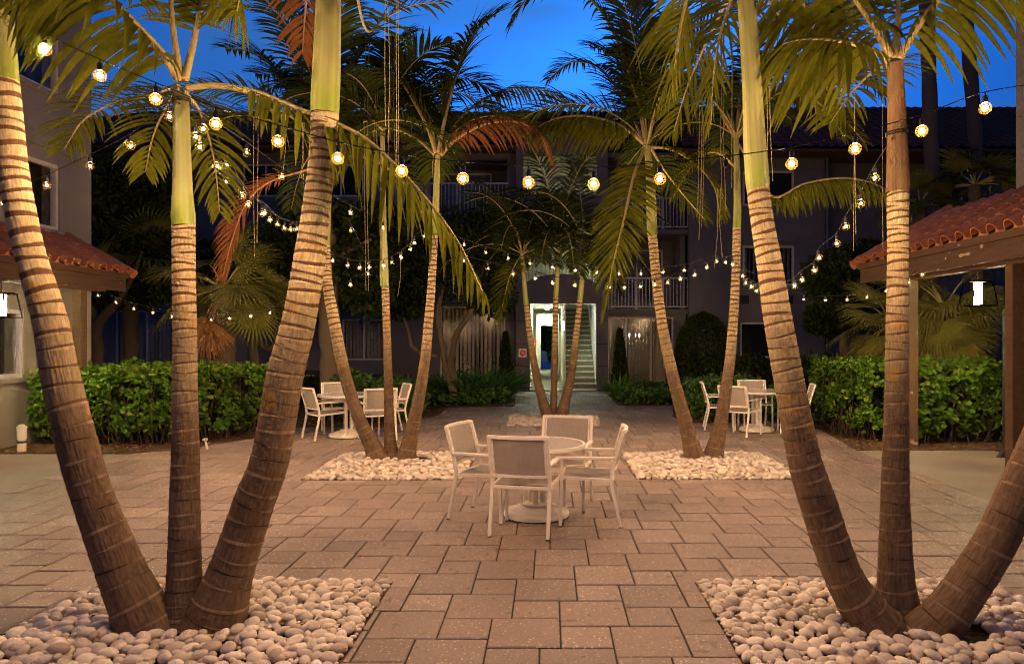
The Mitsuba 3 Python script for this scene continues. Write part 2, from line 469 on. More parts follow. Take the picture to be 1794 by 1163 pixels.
def stone_bed(name, poly, rmin, rmax, gap, keep_out, seed, single=True, heap=0.05):
    r = np.random.default_rng(seed)
    from shapely import contains_xy
    tag(put(name, ext(poly, -0.05, -0.006), 'm_soil'), kind='structure')
    x0, y0, x1, y1 = poly.bounds
    inner = poly.buffer(-rmin * 0.9)
    done = []
    cell, grid = rmax * 2, {}
    for rad in np.sort(r.uniform(0, 1, int(poly.area / (math.pi * ((rmin + rmax) / 2.3) ** 2) * 4.5)) ** 3.4)[::-1] * (rmax - rmin) + rmin:
        for _ in range(7):
            x, y = r.uniform((x0, y0), (x1, y1))
            if not contains_xy(inner, x, y) or any((x - a) ** 2 + (y - b) ** 2 < c ** 2 for a, b, c in keep_out):
                continue
            if poly.exterior.distance(__import__('shapely').Point(x, y)) < rad * 0.72 + gap * 1.9 * r.uniform() ** 2:
                continue
            gi, gj = int(x // cell), int(y // cell)
            if all((x - a) ** 2 + (y - b) ** 2 > (0.80 * (rad + c)) ** 2 for u in (-1, 0, 1) for w in (-1, 0, 1) for a, b, c in grid.get((gi + u, gj + w), ())):
                grid.setdefault((gi, gj), []).append((x, y, rad))
                done.append((x, y, rad, 0))
                break
    top = []
    for x, y, rad, _ in done:                      # a loose second layer
        if r.uniform() < 0.30 and poly.exterior.distance(__import__('shapely').Point(x, y)) > rad * 2.2:
            q = rad * r.uniform(.55, .95)
            top.append((x + r.uniform(-.9, .9) * rad, y + r.uniform(-.9, .9) * rad, q, rad * 0.62))
    al = []
    for x, y, rad, z in done + top:
        d = min((math.hypot(x - a, y - b) - c for a, b, c in keep_out), default=1)
        al.append((x, y, rad, z + rad * 0.34 - 0.006 + heap * max(0, 1 - d / 0.8) * r.uniform(.5, 1), r.integers(0, 7), r.choice(4, p=[.38, .27, .2, .15]), rot3(r, 0.22)))
    al.sort(key=lambda s: s[2] / s[1] * (1 if (abs((s[0]) * F / s[1] + CX - 897) < 910 and HY + EYE * F / s[1] < 1180) else 0), reverse=True)
    k = 298 if single else 0
    for x, y, rad, z, i, j, R in al[:k]:
        M = np.eye(4); M[:3, :3] = R * rad * 1.12; M[:3, 3] = (x, y, z)
        scene[num(name + '__stone')] = {**STONE[i][j], 'to_world': T(M)}
    for j in range(4):
        rest = [s for s in al[k:] if s[5] == j]
        if rest:
            ms = [scatter(*(LOW[i % 4]), np.array([s[6] * s[2] * 1.12 for s in rest if s[4] % 4 == i]), np.array([(s[0], s[1], s[3]) for s in rest if s[4] % 4 == i])) for i in range(4) if any(s[4] % 4 == i for s in rest)]
            tag(put(num(name + '__loose_stones'), cat(ms), f'm_stone{j}', smooth=True), kind='stuff')


stone_bed('stone_bed', bed_fl, 0.013, 0.050, 0.035, [(-2.25, 4.0, .17), (-2.03, 4.0, .15), (-1.85, 4.05, .19)], 21)
stone_bed('stone_bed_001', bed_fr, 0.013, 0.050, 0.02, [(1.85, 4.0, .17), (2.0, 4.15, .14), (2.22, 3.95, .19)], 22)
stone_bed('stone_bed_002', bed_ml, 0.020, 0.050, 0.03, [(-2.1, 9.4, .18), (-1.9, 9.4, .15), (-1.72, 9.4, .18)], 23)
stone_bed('stone_bed_003', bed_mr, 0.020, 0.050, 0.05, [(1.9, 9.45, .18), (2.12, 9.5, .17)], 24)
stone_bed('stone_bed_004', bed_fc, 0.022, 0.046, 0.03, [(-.05, 14.1, .16), (.1, 14.1, .16), (.25, 14.1, .16)], 25, single=False, heap=0.0)


def debris(key, poly, n, seed, z=.05):
    """Bits of dry leaf, husk and twig lying among the stones."""
    r = np.random.default_rng(seed)
    tv = np.array([[-.25, 0, .05], [0, 0, 0], [.25, 0, .05], [-.2, .6, .12], [0, .6, .05], [.2, .6, .14], [0, 1, .1]]); tf = np.array([[0, 1, 4], [0, 4, 3], [1, 2, 5], [1, 5, 4], [3, 4, 6], [4, 5, 6]])
    b = poly.bounds
    edge = r.uniform(size=n) < .45
    q = r.uniform((b[0] + .05, b[1] + .05), (b[2] - .05, b[3] - .05), (n, 2))
    q[edge, 0] = np.where(r.uniform(size=edge.sum()) < .5, b[0] + r.uniform(.03, .10, edge.sum()), b[2] - r.uniform(.03, .10, edge.sum()))
    zz = np.where(edge, .006, z * r.uniform(.7, 1.2, n))
    M = frames(np.column_stack([r.normal(size=(n, 2)), r.normal(0, .2, n)]), np.tile([0, 0, 1.0], (n, 1)) + r.normal(0, .4, (n, 3)), r.uniform(.012, .045, n))
    M[:, :, 0] *= r.uniform(.2, 1.1, n)[:, None]
    tag(put(key + '__debris', scatter(tv, tf, M, np.column_stack([q, zz])), 'm_chips'), kind='stuff')


debris('stone_bed', bed_fl, 260, 71)
debris('stone_bed_001', bed_fr, 260, 72)
debris('stone_bed_002', bed_ml, 120, 73)
debris('stone_bed_003', bed_mr, 120, 74)
# ------------------------------------------------------------------ palms
def trunk_mesh(path, rad, ring0, ring1, sides=22):
    """A ringed trunk along path (n,3) with radii; ring spacing runs from ring0 at the foot to ring1 at the top. uv = (metres round, ring number)."""
    seg = np.linalg.norm(np.diff(path, axis=0), axis=1)
    s = np.concatenate([[0], np.cumsum(seg)])
    L = s[-1]
    rings, x = [0.0], 0.0
    while x < L:
        t = x / L
        x += (ring0 * (1 - t) + ring1 * t) * rng.uniform(0.78, 1.22)
        rings.append(x)
    rings = np.array(rings)
    prof = [(0.0, 0.985), (0.10, 0.985), (0.24, 0.998), (0.60, 1.0), (0.90, 1.012), (0.97, 1.030), (1.0, 1.004)]
    ss, vv, mm = [], [], []
    for k in range(len(rings) - 1):
        for a, b in prof[:-1]:
            u = rings[k] + a * (rings[k + 1] - rings[k])
            if u < L:
                ss.append(u); vv.append(k + a); mm.append(b)
    ss.append(L); vv.append(len(rings) - 2 + 0.999); mm.append(1.0)
    ss, vv, mm = map(np.array, (ss, vv, mm))
    p = np.stack([np.interp(ss, s, path[:, k]) for k in range(3)], 1)
    r = np.interp(ss, s, rad) * mm
    t = unit(np.gradient(np.stack([np.interp(np.linspace(0, L, 60), s, path[:, k]) for k in range(3)], 1), axis=0))
    t = unit(np.stack([np.interp(ss, np.linspace(0, L, 60), t[:, k]) for k in range(3)], 1))
    a = unit(np.cross(t, [0, 1.0, 0])); b = np.cross(t, a)
    ang = np.linspace(0, 2 * np.pi, sides + 1)
    wob = 1 + 0.020 * (meshkit.fbm(np.stack([np.cos(ang)[None] * 1.3 + 0 * vv[:, None], np.sin(ang)[None] * 1.3 + 0 * vv[:, None], vv[:, None] * 0.25 + 0 * ang[None]], -1) + path[0, 0] * 7, 2) - .5) * 2
    slant = 0.10 * np.sin(ang[None] + 1.7 * np.floor(vv)[:, None]) * 0.10
    v = p[:, None] + (r[:, None] * wob)[..., None] * (np.cos(ang)[None, :, None] * a[:, None] + np.sin(ang)[None, :, None] * b[:, None]) + slant[..., None] * t[:, None]
    uv = np.stack([np.broadcast_to(ang[None] * r.mean(), v.shape[:2]), np.broadcast_to(vv[:, None] + 1e-3, v.shape[:2])], -1)
    n, k = v.shape[:2]
    i, j = np.meshgrid(np.arange(n - 1), np.arange(k - 1), indexing='ij')
    q = np.stack([i * k + j, i * k + j + 1, (i + 1) * k + j + 1, (i + 1) * k + j], -1).reshape(-1, 4)
    return trimesh.Trimesh(v.reshape(-1, 3), np.vstack([q[:, [0, 2, 1]], q[:, [0, 3, 2]]]), process=False), uv.reshape(-1, 2)


def shaft_mesh(path, rad, sides=20):
    t = unit(np.gradient(path, axis=0))
    a = unit(np.cross(t, [0, 1.0, 0])); b = np.cross(t, a)
    ang = np.linspace(0, 2 * np.pi, sides + 1)
    s = np.concatenate([[0], np.cumsum(np.linalg.norm(np.diff(path, axis=0), axis=1))])
    fold = 1 + 0.012 * np.sin(ang * 3 + 1.0)[None] + 0 * s[:, None]
    v = path[:, None] + (np.asarray(rad)[:, None] * fold)[..., None] * (np.cos(ang)[None, :, None] * a[:, None] + np.sin(ang)[None, :, None] * b[:, None])
    uv = np.stack([np.broadcast_to(ang[None] * np.mean(rad), v.shape[:2]), np.broadcast_to(s[:, None], v.shape[:2])], -1)
    n, k = v.shape[:2]
    i, j = np.meshgrid(np.arange(n - 1), np.arange(k - 1), indexing='ij')
    q = np.stack([i * k + j, i * k + j + 1, (i + 1) * k + j + 1, (i + 1) * k + j], -1).reshape(-1, 4)
    return trimesh.Trimesh(v.reshape(-1, 3), np.vstack([q[:, [0, 2, 1]], q[:, [0, 3, 2]]]), process=False), uv.reshape(-1, 2)


def leaflets(axis, length, width, n, droop, start, seed, sweep=0.75, lift=0.25, hang=0.0, miss=0.03):
    """The leaflets of a feather frond: n pairs along the axis curve, folded strips that bend under their weight."""
    r = np.random.default_rng(seed)
    s = np.concatenate([[0], np.cumsum(np.linalg.norm(np.diff(axis, axis=0), axis=1))])
    L = s[-1]
    tt = np.linspace(start, 0.995, n)
    tan = unit(np.gradient(axis, axis=0))
    at = lambda arr, u: np.stack([np.interp(u, s / L, arr[:, k]) for k in range(3)], -1)
    out_v, out_f, base = [], [], 0
    for side in (-1, 1):
        u = np.clip(tt + r.normal(0, 0.004, n), start, 1)
        keep = r.uniform(size=n) > miss
        u = u[keep]; k = len(u)
        p, t = at(axis, u), unit(at(tan, u))
        sd = unit(np.cross(t, [0, 0, 1.0]) + 1e-6)
        up = np.cross(sd, t)
        up = up * np.sign(up[:, 2:3] + 1e-9)
        w = (u - start) / (1 - start)
        ln = length * np.interp(w, [0, .15, .5, .8, 1], [.55, .9, 1, .72, .34]) * r.uniform(.86, 1.08, k)
        sw = np.interp(w, [0, 1], [sweep * 0.45, sweep * 1.6])[:, None]
        d = unit(sd * side + t * sw + up * (lift + r.normal(0, .12, k))[:, None] + r.normal(0, .05, (k, 3)))
        S = 6
        wid = width * np.array([0.35, 0.95, 1.0, 0.85, 0.55, 0.06]) * 0.5
        pts, dirs = [p], []
        dr_ = (droop * r.uniform(.7, 1.3, k))[:, None]
        for i in range(S):
            dd = unit(d + np.array([0, 0, -1.0]) * (dr_ * (i / (S - 1)) ** 1.2 + hang))
            dirs.append(dd)
            if i < S - 1:
                pts.append(pts[-1] + dd * (ln / (S - 1))[:, None])
        V = []
        for i in range(S):
            nrm = unit(np.cross(dirs[i], np.cross(up, dirs[i]) + 1e-6))
            ws = unit(np.cross(dirs[i], nrm))
            ww = wid[i] * r.uniform(.92, 1.08, (k, 1))
            V += [pts[i] - ws * ww + nrm * ww * 0.35, pts[i], pts[i] + ws * ww + nrm * ww * 0.35]
        V = np.stack(V, 1)                                  # k, 3S, 3
        f = []
        for i in range(S - 1):
            a = 3 * i
            f += [[a, a + 1, a + 4], [a, a + 4, a + 3], [a + 1, a + 2, a + 5], [a + 1, a + 5, a + 4]]
        f = np.array(f)
        out_v.append(V.reshape(-1, 3))
        out_f.append((f[None] + (np.arange(k) * 3 * S)[:, None, None]).reshape(-1, 3) + base)
        base += k * 3 * S
    return trimesh.Trimesh(np.vstack(out_v), np.vstack(out_f), process=False)


def px_curve(pts, Y, n=40):
    return curve([P(p[0], p[1], Y + (p[2] if len(p) > 2 else 0)) for p in pts], n)


_seed = [100]


def frond(palm, pts, Y, leaf=0.6, width=0.045, n=46, droop=0.8, start=0.16, material='m_frond', stalk=0.016, label=None, hang=0.0, lift=0.25, sweep=0.75, world=False, miss=0.03):
    axis = curve(pts, 40) if world else px_curve(pts, Y)
    _seed[0] += 1
    key = part(palm, 'frond', leaflets(axis, leaf, width, n, droop, start, _seed[0], sweep=sweep, lift=lift, hang=hang, miss=miss), material, smooth=True)
    if label:
        tag(key, label)
    put(key + '__stalk', tube(axis, np.linspace(stalk, stalk * 0.22, 40), 7), 'm_stalk_dead' if 'dead' in material else 'm_stalk', smooth=True)
    return key


def palm(label, path_px, shaft_px, Yb, ring0, ring1, lean=0.0, dry=False, group=None, flare=1.3):
    """A ringed palm trunk with its crownshaft. path_px and shaft_px: (x, y, width) in pixels from foot to top; lean: metres in depth gained from foot to top."""
    k = thing('palm_tree', label, 'palm tree', group)
    allp = path_px + shaft_px
    y0, y1 = allp[0][1], allp[-1][1]
    Yof = lambda y: Yb + lean * (y0 - y) / (y0 - y1)
    w = lambda q: P(q[0], q[1], Yof(q[1]))
    n = max(60, len(path_px) * 8)
    pts = np.array([w(q) for q in path_px]); rad = np.array([q[2] * Yof(q[1]) / F / 2 for q in path_px])
    tang = unit(np.gradient(pts, axis=0)); rad = rad * np.abs(tang[:, 2]) ** 0.9       # widths are read along the horizontal
    c4 = curve(np.column_stack([pts, rad]), n)
    pa, ra = c4[:, :3], c4[:, 3]
    pa = np.vstack([pa[:1] - (pa[1] - pa[0]) * 0.10 / np.linalg.norm(pa[1] - pa[0]) * np.array([1, 1, 1]), pa]); ra = np.concatenate([ra[:1], ra])
    zz = np.maximum(pa[:, 2], 0)
    ra = ra * (1 + (flare - 1) * np.exp(-zz / 0.16))
    m, uv = trunk_mesh(pa, ra, ring0, ring1)
    part(k, 'trunk', m, 'm_bark', smooth=True, uv=uv)
    if shaft_px:
        sp = np.array([w(q) for q in shaft_px]); sr = np.array([q[2] * Yof(q[1]) / F / 2 for q in shaft_px])
        c4 = curve(np.column_stack([sp, sr]), 40)
        m, uv = shaft_mesh(c4[:, :3], c4[:, 3])
        part(k, 'crownshaft', m, 'm_dryshaft' if dry else 'm_shaft', smooth=True, uv=uv)
    return k


def spare(palm_key, crown, n, length, seed, leaf=0.55, width=0.03, material='m_frond', phi=(0, 360), rise=(20, 75), num_leaf=38, stalk=0.013, droop=0.8):
    """Arching fronds round a crown."""
    r = np.random.default_rng(seed)
    for i in range(n):
        a = math.radians(phi[0] + (phi[1] - phi[0]) * (i + r.uniform(.2, .8)) / n)
        e = math.radians(r.uniform(*rise)); L = length * r.uniform(.8, 1.1)
        p, d = np.array(crown, float), np.array([math.cos(a) * math.cos(e), math.sin(a) * math.cos(e), math.sin(e)])
        pts = [p]
        for s in range(5):
            pts.append(pts[-1] + d * L / 5)
            d = unit(d + np.array([0, 0, -0.36]))
        frond(palm_key, pts, 0, leaf=leaf, width=width, n=num_leaf, material=material, stalk=stalk, world=True, droop=droop)


YF = 4.0
L1 = palm('ringed palm trunk leaning left out of the left foreground stone bed', [(262, 1118, 88), (240, 1060, 86), (213, 1001, 80), (166, 880, 69), (141, 800, 66), (106, 660, 60), (87, 560, 55), (54, 450, 49), (38, 380, 48), (23, 300, 47), (14, 200, 44), (9, 142, 42)],
          [(9, 142, 42), (6, 90, 40), (2, 0, 34), (-2, -90, 30), (-4, -160, 26)], YF - 0.02, 0.12, 0.062, lean=-0.05)
L2 = palm('upright ringed palm trunk, the middle one of the left foreground three', [(324, 1112, 66), (324, 1060, 60), (323, 1001, 55), (324, 880, 50), (325, 800, 46), (324, 700, 42), (324, 600, 39), (322, 480, 38), (322, 396, 38)],
          [(322, 396, 38), (321, 375, 39), (320, 340, 34), (319, 280, 30), (318, 215, 28), (317, 160, 26)], YF + 0.05, 0.085, 0.034, lean=0.12)
L3 = palm('thick ringed palm trunk leaning right out of the left foreground stone bed', [(372, 1098, 96), (388, 1050, 88), (405, 1001, 78), (445, 880, 72), (474, 800, 66), (499, 660, 64), (524, 560, 58), (543, 450, 54), (552, 380, 48), (562, 300, 46), (567, 240, 46), (569, 200, 48)],
          [(569, 200, 48), (570, 175, 49), (573, 100, 47), (576, 0, 42), (579, -80, 36), (581, -150, 30)], YF + 0.06, 0.1, 0.036, lean=0.10)
R1 = palm('ringed palm trunk leaning left out of the right foreground stone bed', [(1538, 1106, 92), (1508, 1060, 80), (1474, 1001, 68), (1433, 880, 66), (1408, 800, 58), (1381, 660, 52), (1363, 560, 49), (1346, 450, 43), (1334, 380, 39), (1328, 332, 39)],
          [(1328, 332, 40), (1326, 305, 41), (1322, 250, 39), (1318, 160, 34), (1311, 50, 32), (1308, 0, 31), (1305, -60, 27)], YF + 0.03, 0.12, 0.036, lean=0.15)
R2 = palm('upright ringed palm trunk with dry brown crownshaft in the right foreground bed', [(1572, 1085, 78), (1571, 1040, 62), (1569, 1001, 57), (1568, 880, 48), (1569, 800, 44), (1571, 680, 39), (1572, 560, 37), (1573, 450, 35), (1573, 337, 36)],
          [(1573, 337, 39), (1573, 310, 38), (1572, 240, 33), (1570, 170, 29), (1568, 112, 26)], YF + 0.18, 0.09, 0.034, lean=0.10, dry=True)
R3 = palm('smooth dark palm trunk leaning right out of the picture at the right edge', [(1612, 1122, 90), (1659, 1075, 82), (1731, 971, 76), (1775, 880, 70), (1828, 760, 66), (1866, 650, 60), (1900, 530, 54), (1925, 400, 48), (1940, 300, 44)],
          [(1940, 300, 44), (1948, 200, 42), (1955, 80, 36), (1958, 0, 30)], YF - 0.03, 0.12, 0.05, lean=-0.1)
YM = 9.4
ML1 = palm('slim palm trunk leaning left in the stone bed behind the white table', [(664, 812, 38), (652, 780, 30), (632, 740, 25), (611, 680, 22), (596, 620, 21), (585, 560, 20), (574, 500, 18), (570, 430, 16)], [(570, 430, 17), (571, 400, 16), (574, 340, 13), (577, 285, 11)], YM, 0.1, 0.045, lean=0.2)
ML2 = palm('slim upright palm trunk, the middle one of the bed left of the table', [(687, 812, 28), (685, 790, 22), (682, 740, 18), (679, 620, 14), (675, 502, 13)], [(674, 502, 15), (673, 470, 15), (672, 400, 10.5), (671, 300, 8.5), (670, 225, 8)], YM + 0.05, 0.08, 0.04, lean=0.1)
ML3 = palm('slim palm trunk leaning right with an orange stained upper part', [(708, 812, 36), (715, 785, 28), (725, 740, 24), (737, 680, 20), (746, 620, 18), (751, 560, 16), (756, 500, 14), (761, 410, 13)], [(761, 410, 13), (763, 380, 12.5), (765, 320, 10.5), (767, 272, 8.5)], YM + 0.02, 0.1, 0.045, lean=0.15)
MR1 = palm('pale palm trunk leaning left in the stone bed right of the table', [(1221, 810, 38), (1215, 795, 31), (1201, 740, 26), (1184, 680, 23), (1170, 620, 20), (1159, 560, 18), (1149, 480, 17), (1143, 413, 16)], [(1143, 413, 18), (1142, 390, 18), (1140, 330, 16), (1137, 290, 13), (1134, 256, 11)], YM + 0.05, 0.11, 0.042, lean=0.15)
MR2 = palm('pale palm trunk leaning right in the stone bed right of the table', [(1248, 812, 36), (1252, 790, 30), (1263, 740, 24), (1272, 680, 20), (1280, 620, 18), (1286, 540, 16), (1289, 480, 15), (1291, 400, 14)], [(1291, 400, 14.5), (1292, 360, 13), (1291, 300, 11), (1289, 235, 9)], YM + 0.1, 0.1, 0.042, lean=0.2)
YC = 14.1
C1 = palm('thin palm trunk leaning left in the far stone bed before the stairs', [(960, 731, 20), (950, 700, 17), (940, 660, 14), (930, 600, 11), (922, 534, 9)], [(922, 534, 9.5), (919, 500, 8.5), (915, 445, 7)], YC, 0.11, 0.07)
C2 = palm('thin upright palm trunk, the middle one of the far stone bed', [(970, 731, 15), (970, 700, 12), (972, 600, 10.5), (974, 520, 9)], [(974, 520, 9.5), (976, 490, 8.5), (979, 430, 7)], YC + 0.1, 0.11, 0.07)
C3 = palm('thin palm trunk leaning right in the far stone bed before the stairs', [(984, 731, 21), (992, 695, 17), (1000, 660, 15), (1008, 600, 11.5), (1016, 527, 9.5)], [(1016, 527, 10), (1020, 490, 9), (1024, 430, 7)], YC, 0.11, 0.07)

# fronds, each along its own midrib: (x, y, depth offset)
frond(L2, [(314, 140), (285, 95, -.1), (235, 40, -.22), (180, -12, -.35), (100, -45, -.45), (20, -40, -.5)], 4.05, leaf=.66, width=.042, n=21, droop=1.3, start=.12, stalk=.026, hang=.5, lift=-.15)
frond(L2, [(323, 140), (340, 70, .1), (355, -10, .2), (385, -110, .45)], 4.12, leaf=0.6, width=0.0310, n=25, droop=.7, start=.3, stalk=.024)
frond(L2, [(316, 140), (304, 60, .05), (296, -30, .1), (280, -140, .2)], 4.12, leaf=0.6, width=0.0310, n=25, droop=.7, start=.35, stalk=.024)
frond(L2, [(326, 154), (380, 150, .05), (450, 162, .05), (520, 190, .0), (580, 212, 0), (650, 250, -.02), (735, 335, -.1), (800, 420, -.15), (845, 510, -.2)], 4.12, leaf=.50, width=.042, n=30, droop=2.2, start=.16, stalk=.020, lift=-.1, hang=.7)
frond(L2, [(312, 150), (255, 168, .4), (195, 182, .65), (145, 212, .8), (112, 262, .9)], 4.12, leaf=0.42, width=0.0279, n=30, droop=.9, stalk=.014)
frond(L2, [(312, 155), (290, 190, .6), (268, 240, .8), (255, 300, .9)], 4.12, leaf=0.42, width=0.0279, n=30, droop=.8, stalk=.012)
frond(L2, [(324, 160), (352, 200, .6), (375, 280, .9), (385, 370, 1.0)], 4.12, leaf=0.36, width=0.0248, n=30, droop=.9, stalk=.012)
frond(L3, [(575, -140), (530, -190, -.1), (470, -150, -.15), (430, -60, -.2), (415, 20, -.2)], 4.15, leaf=.55, width=0.0310, n=30, droop=1.2, stalk=.02)
frond(L3, [(575, -140), (560, -160, .3), (545, -80, .6), (535, 20, .8), (530, 90, .85)], 4.15, leaf=.4, width=0.0279, n=30, droop=.9, stalk=.016, material='m_frond_dead', label='dead red-brown frond hanging beside the crownshaft')
frond(L3, [(582, -140), (610, -90, .7), (640, 50, 1.3), (675, 32, 1.5), (720, 10, 1.6), (775, 4, 1.7)], 4.15, leaf=.5, width=0.0279, n=28, droop=.5, stalk=.014, start=.4, material='m_frond_dark')
frond(L3, [(582, -140), (630, -220, -.2), (700, -240, -.4), (790, -180, -.6)], 4.15, leaf=.6, width=0.0310, n=28, droop=1.2, stalk=.02)
frond(L1, [(-2, -150), (40, -190, -.05), (110, -170, -.05), (175, -100, -.05), (225, -20, -.05)], 3.95, leaf=.55, width=0.0341, n=27, droop=1.3, stalk=.02)
frond(L1, [(-2, -150), (20, -160, .3), (60, -80, .5), (75, 10, .55)], 3.95, leaf=.5, width=0.0310, n=25, droop=1.0, stalk=.02)
for k, c, s in ((L1, P(-4, -160, 3.95), 1), (L3, P(581, -150, 4.15), 2), (R1, P(1305, -60, 4.15), 3), (R3, P(1958, 0, 3.9), 4)):
    spare(k, c, 4, 1.7, s, material='m_frond', phi=(200, 380) if s != 4 else (-120, 60), rise=(35, 75), leaf=.55, width=.032)
frond(R2, [(1558, 108), (1530, 88, -.02), (1490, 76, -.05), (1440, 68, -.05), (1385, 72, 0), (1335, 96, .05)], 4.28, leaf=.66, width=.042, n=21, droop=1.6, start=.14, stalk=.020, hang=.5, lift=-.15)
frond(R2, [(1560, 100), (1530, 45, -.05), (1495, -5, -.1), (1450, -60, -.2), (1380, -90, -.3)], 4.28, leaf=.66, width=.042, n=21, droop=1.5, start=.14, stalk=.024, hang=.5, lift=-.15)
frond(R2, [(1567, 105), (1573, 40, .1), (1578, -40, .2), (1600, -140, .4)], 4.28, leaf=.6, width=0.0310, n=23, start=.3, stalk=.026)
frond(R2, [(1575, 105), (1600, 60, -.05), (1640, 5, -.15), (1690, -45, -.25), (1760, -70, -.35), (1830, -40, -.4)], 4.28, leaf=.66, width=.042, n=21, droop=1.6, start=.14, stalk=.024, hang=.5, lift=-.15)
frond(R2, [(1560, 112), (1530, 125, .5), (1490, 165, .9), (1455, 215, 1.1)], 4.28, leaf=.50, width=0.0310, n=27, droop=.6, stalk=.014)
frond(R2, [(1566, 108), (1545, 40, .5), (1500, -30, .9), (1430, -60, 1.3)], 4.28, leaf=.5, width=0.0310, n=27, droop=.8, stalk=.02)
frond(R1, [(1303, -50), (1260, -90, -.05), (1215, -40, -.05), (1190, 60, 0), (1180, 150, 0)], 4.2, leaf=.50, width=0.0310, n=28, droop=1.2, stalk=.02)
frond(R1, [(1303, -50), (1275, 0, .7), (1240, 70, 1.1), (1205, 150, 1.3), (1180, 230, 1.4)], 4.2, leaf=.50, width=0.0279, n=34, droop=.5, stalk=.014)
frond(R1, [(1303, -50), (1285, -10, .4), (1262, 60, .5), (1250, 140, .5), (1245, 220, .5)], 4.2, leaf=.4, width=0.0279, n=30, droop=1.0, stalk=.014)
frond(R1, [(1310, -50), (1350, -70, .2), (1400, -10, .4), (1435, 80, .5), (1450, 160, .5)], 4.2, leaf=.45, width=0.0310, n=30, droop=1.2, stalk=.016)
frond(R1, [(1308, -50), (1340, -10, .6), (1385, 60, .9), (1420, 140, 1.0), (1430, 200, 1.0)], 4.2, leaf=.45, width=0.0279, n=30, droop=.8, stalk=.014)
# middle left
frond(ML3, [(764, 268), (750, 225), (737, 200), (703, 140), (680, 95, .1), (640, 70, .3), (600, 70, .5)], 9.5, leaf=.62, width=0.0360, n=67, droop=.7, start=.1, stalk=.03)
frond(ML3, [(768, 268), (774, 235), (790, 165), (813, 90, .1), (838, 50, .2), (875, 20, .4)], 9.5, leaf=.66, width=0.0360, n=72, droop=.6, start=.2, stalk=.03)
frond(ML3, [(772, 272), (800, 243, -.1), (850, 217, -.2), (905, 213, -.2), (945, 235, -.2), (965, 280, -.2)], 9.5, leaf=.62, width=0.0360, n=65, droop=1.3, start=.15, stalk=.03, material='m_frond_dead', label='dead rust-brown frond arching right over the string of bulbs', hang=.3)
frond(ML3, [(770, 265), (800, 215, .5), (845, 175, .9), (900, 155, 1.1), (955, 160, 1.3), (1005, 185, 1.4)], 9.5, leaf=.62, width=0.0324, n=59, droop=1.0, stalk=.022, hang=.3)
frond(ML3, [(760, 270), (725, 240, .3), (670, 225, .5), (620, 255, .6), (590, 310, .6)], 9.5, leaf=.55, width=0.0324, n=59, droop=1.1, stalk=.022)
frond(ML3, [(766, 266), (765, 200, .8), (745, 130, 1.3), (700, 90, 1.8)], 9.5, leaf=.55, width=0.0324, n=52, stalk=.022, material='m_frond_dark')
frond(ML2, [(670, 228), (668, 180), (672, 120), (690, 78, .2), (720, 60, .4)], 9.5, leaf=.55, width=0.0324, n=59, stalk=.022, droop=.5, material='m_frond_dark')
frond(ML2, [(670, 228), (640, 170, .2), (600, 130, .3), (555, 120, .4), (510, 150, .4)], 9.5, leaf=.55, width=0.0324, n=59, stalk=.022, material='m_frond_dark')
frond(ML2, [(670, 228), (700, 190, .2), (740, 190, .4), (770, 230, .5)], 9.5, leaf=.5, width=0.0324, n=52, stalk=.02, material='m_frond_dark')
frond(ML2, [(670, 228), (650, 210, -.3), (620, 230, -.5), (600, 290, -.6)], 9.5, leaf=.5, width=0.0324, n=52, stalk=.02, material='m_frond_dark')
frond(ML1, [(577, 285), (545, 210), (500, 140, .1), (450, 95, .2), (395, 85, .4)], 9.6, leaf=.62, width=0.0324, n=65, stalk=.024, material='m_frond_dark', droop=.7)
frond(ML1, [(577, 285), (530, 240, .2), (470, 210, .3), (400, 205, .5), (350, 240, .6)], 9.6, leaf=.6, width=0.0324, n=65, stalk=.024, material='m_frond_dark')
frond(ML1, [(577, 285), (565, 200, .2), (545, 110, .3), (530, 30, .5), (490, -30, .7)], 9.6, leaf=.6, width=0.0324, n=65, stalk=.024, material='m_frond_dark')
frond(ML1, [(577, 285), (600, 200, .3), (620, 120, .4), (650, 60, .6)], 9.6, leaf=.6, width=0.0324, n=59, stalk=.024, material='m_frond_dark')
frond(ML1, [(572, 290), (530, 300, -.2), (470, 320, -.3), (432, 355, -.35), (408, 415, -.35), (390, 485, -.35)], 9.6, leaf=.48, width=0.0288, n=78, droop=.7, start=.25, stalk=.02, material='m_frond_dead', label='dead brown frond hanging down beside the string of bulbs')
spare(ML1, P(577, 285, 9.6), 3, 2.0, 31, material='m_frond_dark', phi=(20, 160))
spare(ML2, P(670, 226, 9.55), 3, 2.0, 32, material='m_frond_dark', phi=(0, 180))
# middle right
frond(MR1, [(1131, 252), (1122, 195), (1109, 150), (1081, 70, .1), (1043, 8, .2), (985, -30, .3), (930, -10, .4), (895, 45, .4)], 9.6, leaf=.66, width=0.0360, n=78, droop=.8, start=.1, stalk=.032)
frond(MR1, [(1134, 252), (1147, 190), (1152, 120, .1), (1170, 55, .2), (1215, 0, .3)], 9.6, leaf=.62, width=0.0360, n=65, droop=.7, start=.15, stalk=.03)
frond(MR1, [(1133, 252), (1125, 180, .3), (1122, 80, .5), (1126, -20, .7)], 9.6, leaf=.6, width=0.0324, n=59, droop=.7, stalk=.026, material='m_frond_dark')
frond(MR1, [(1128, 252), (1100, 228, -.1), (1065, 212, -.2), (1020, 203, -.3), (975, 208, -.4), (935, 226, -.4)], 9.6, leaf=.68, width=0.0324, n=65, droop=1.6, start=.14, stalk=.026, lift=0, hang=.5)
frond(MR1, [(1128, 262), (1110, 310, -.3), (1093, 385, -.5), (1075, 460, -.6), (1058, 548, -.6)], 9.6, leaf=.62, width=0.0324, n=83, droop=.35, start=.12, stalk=.024, lift=0.1)
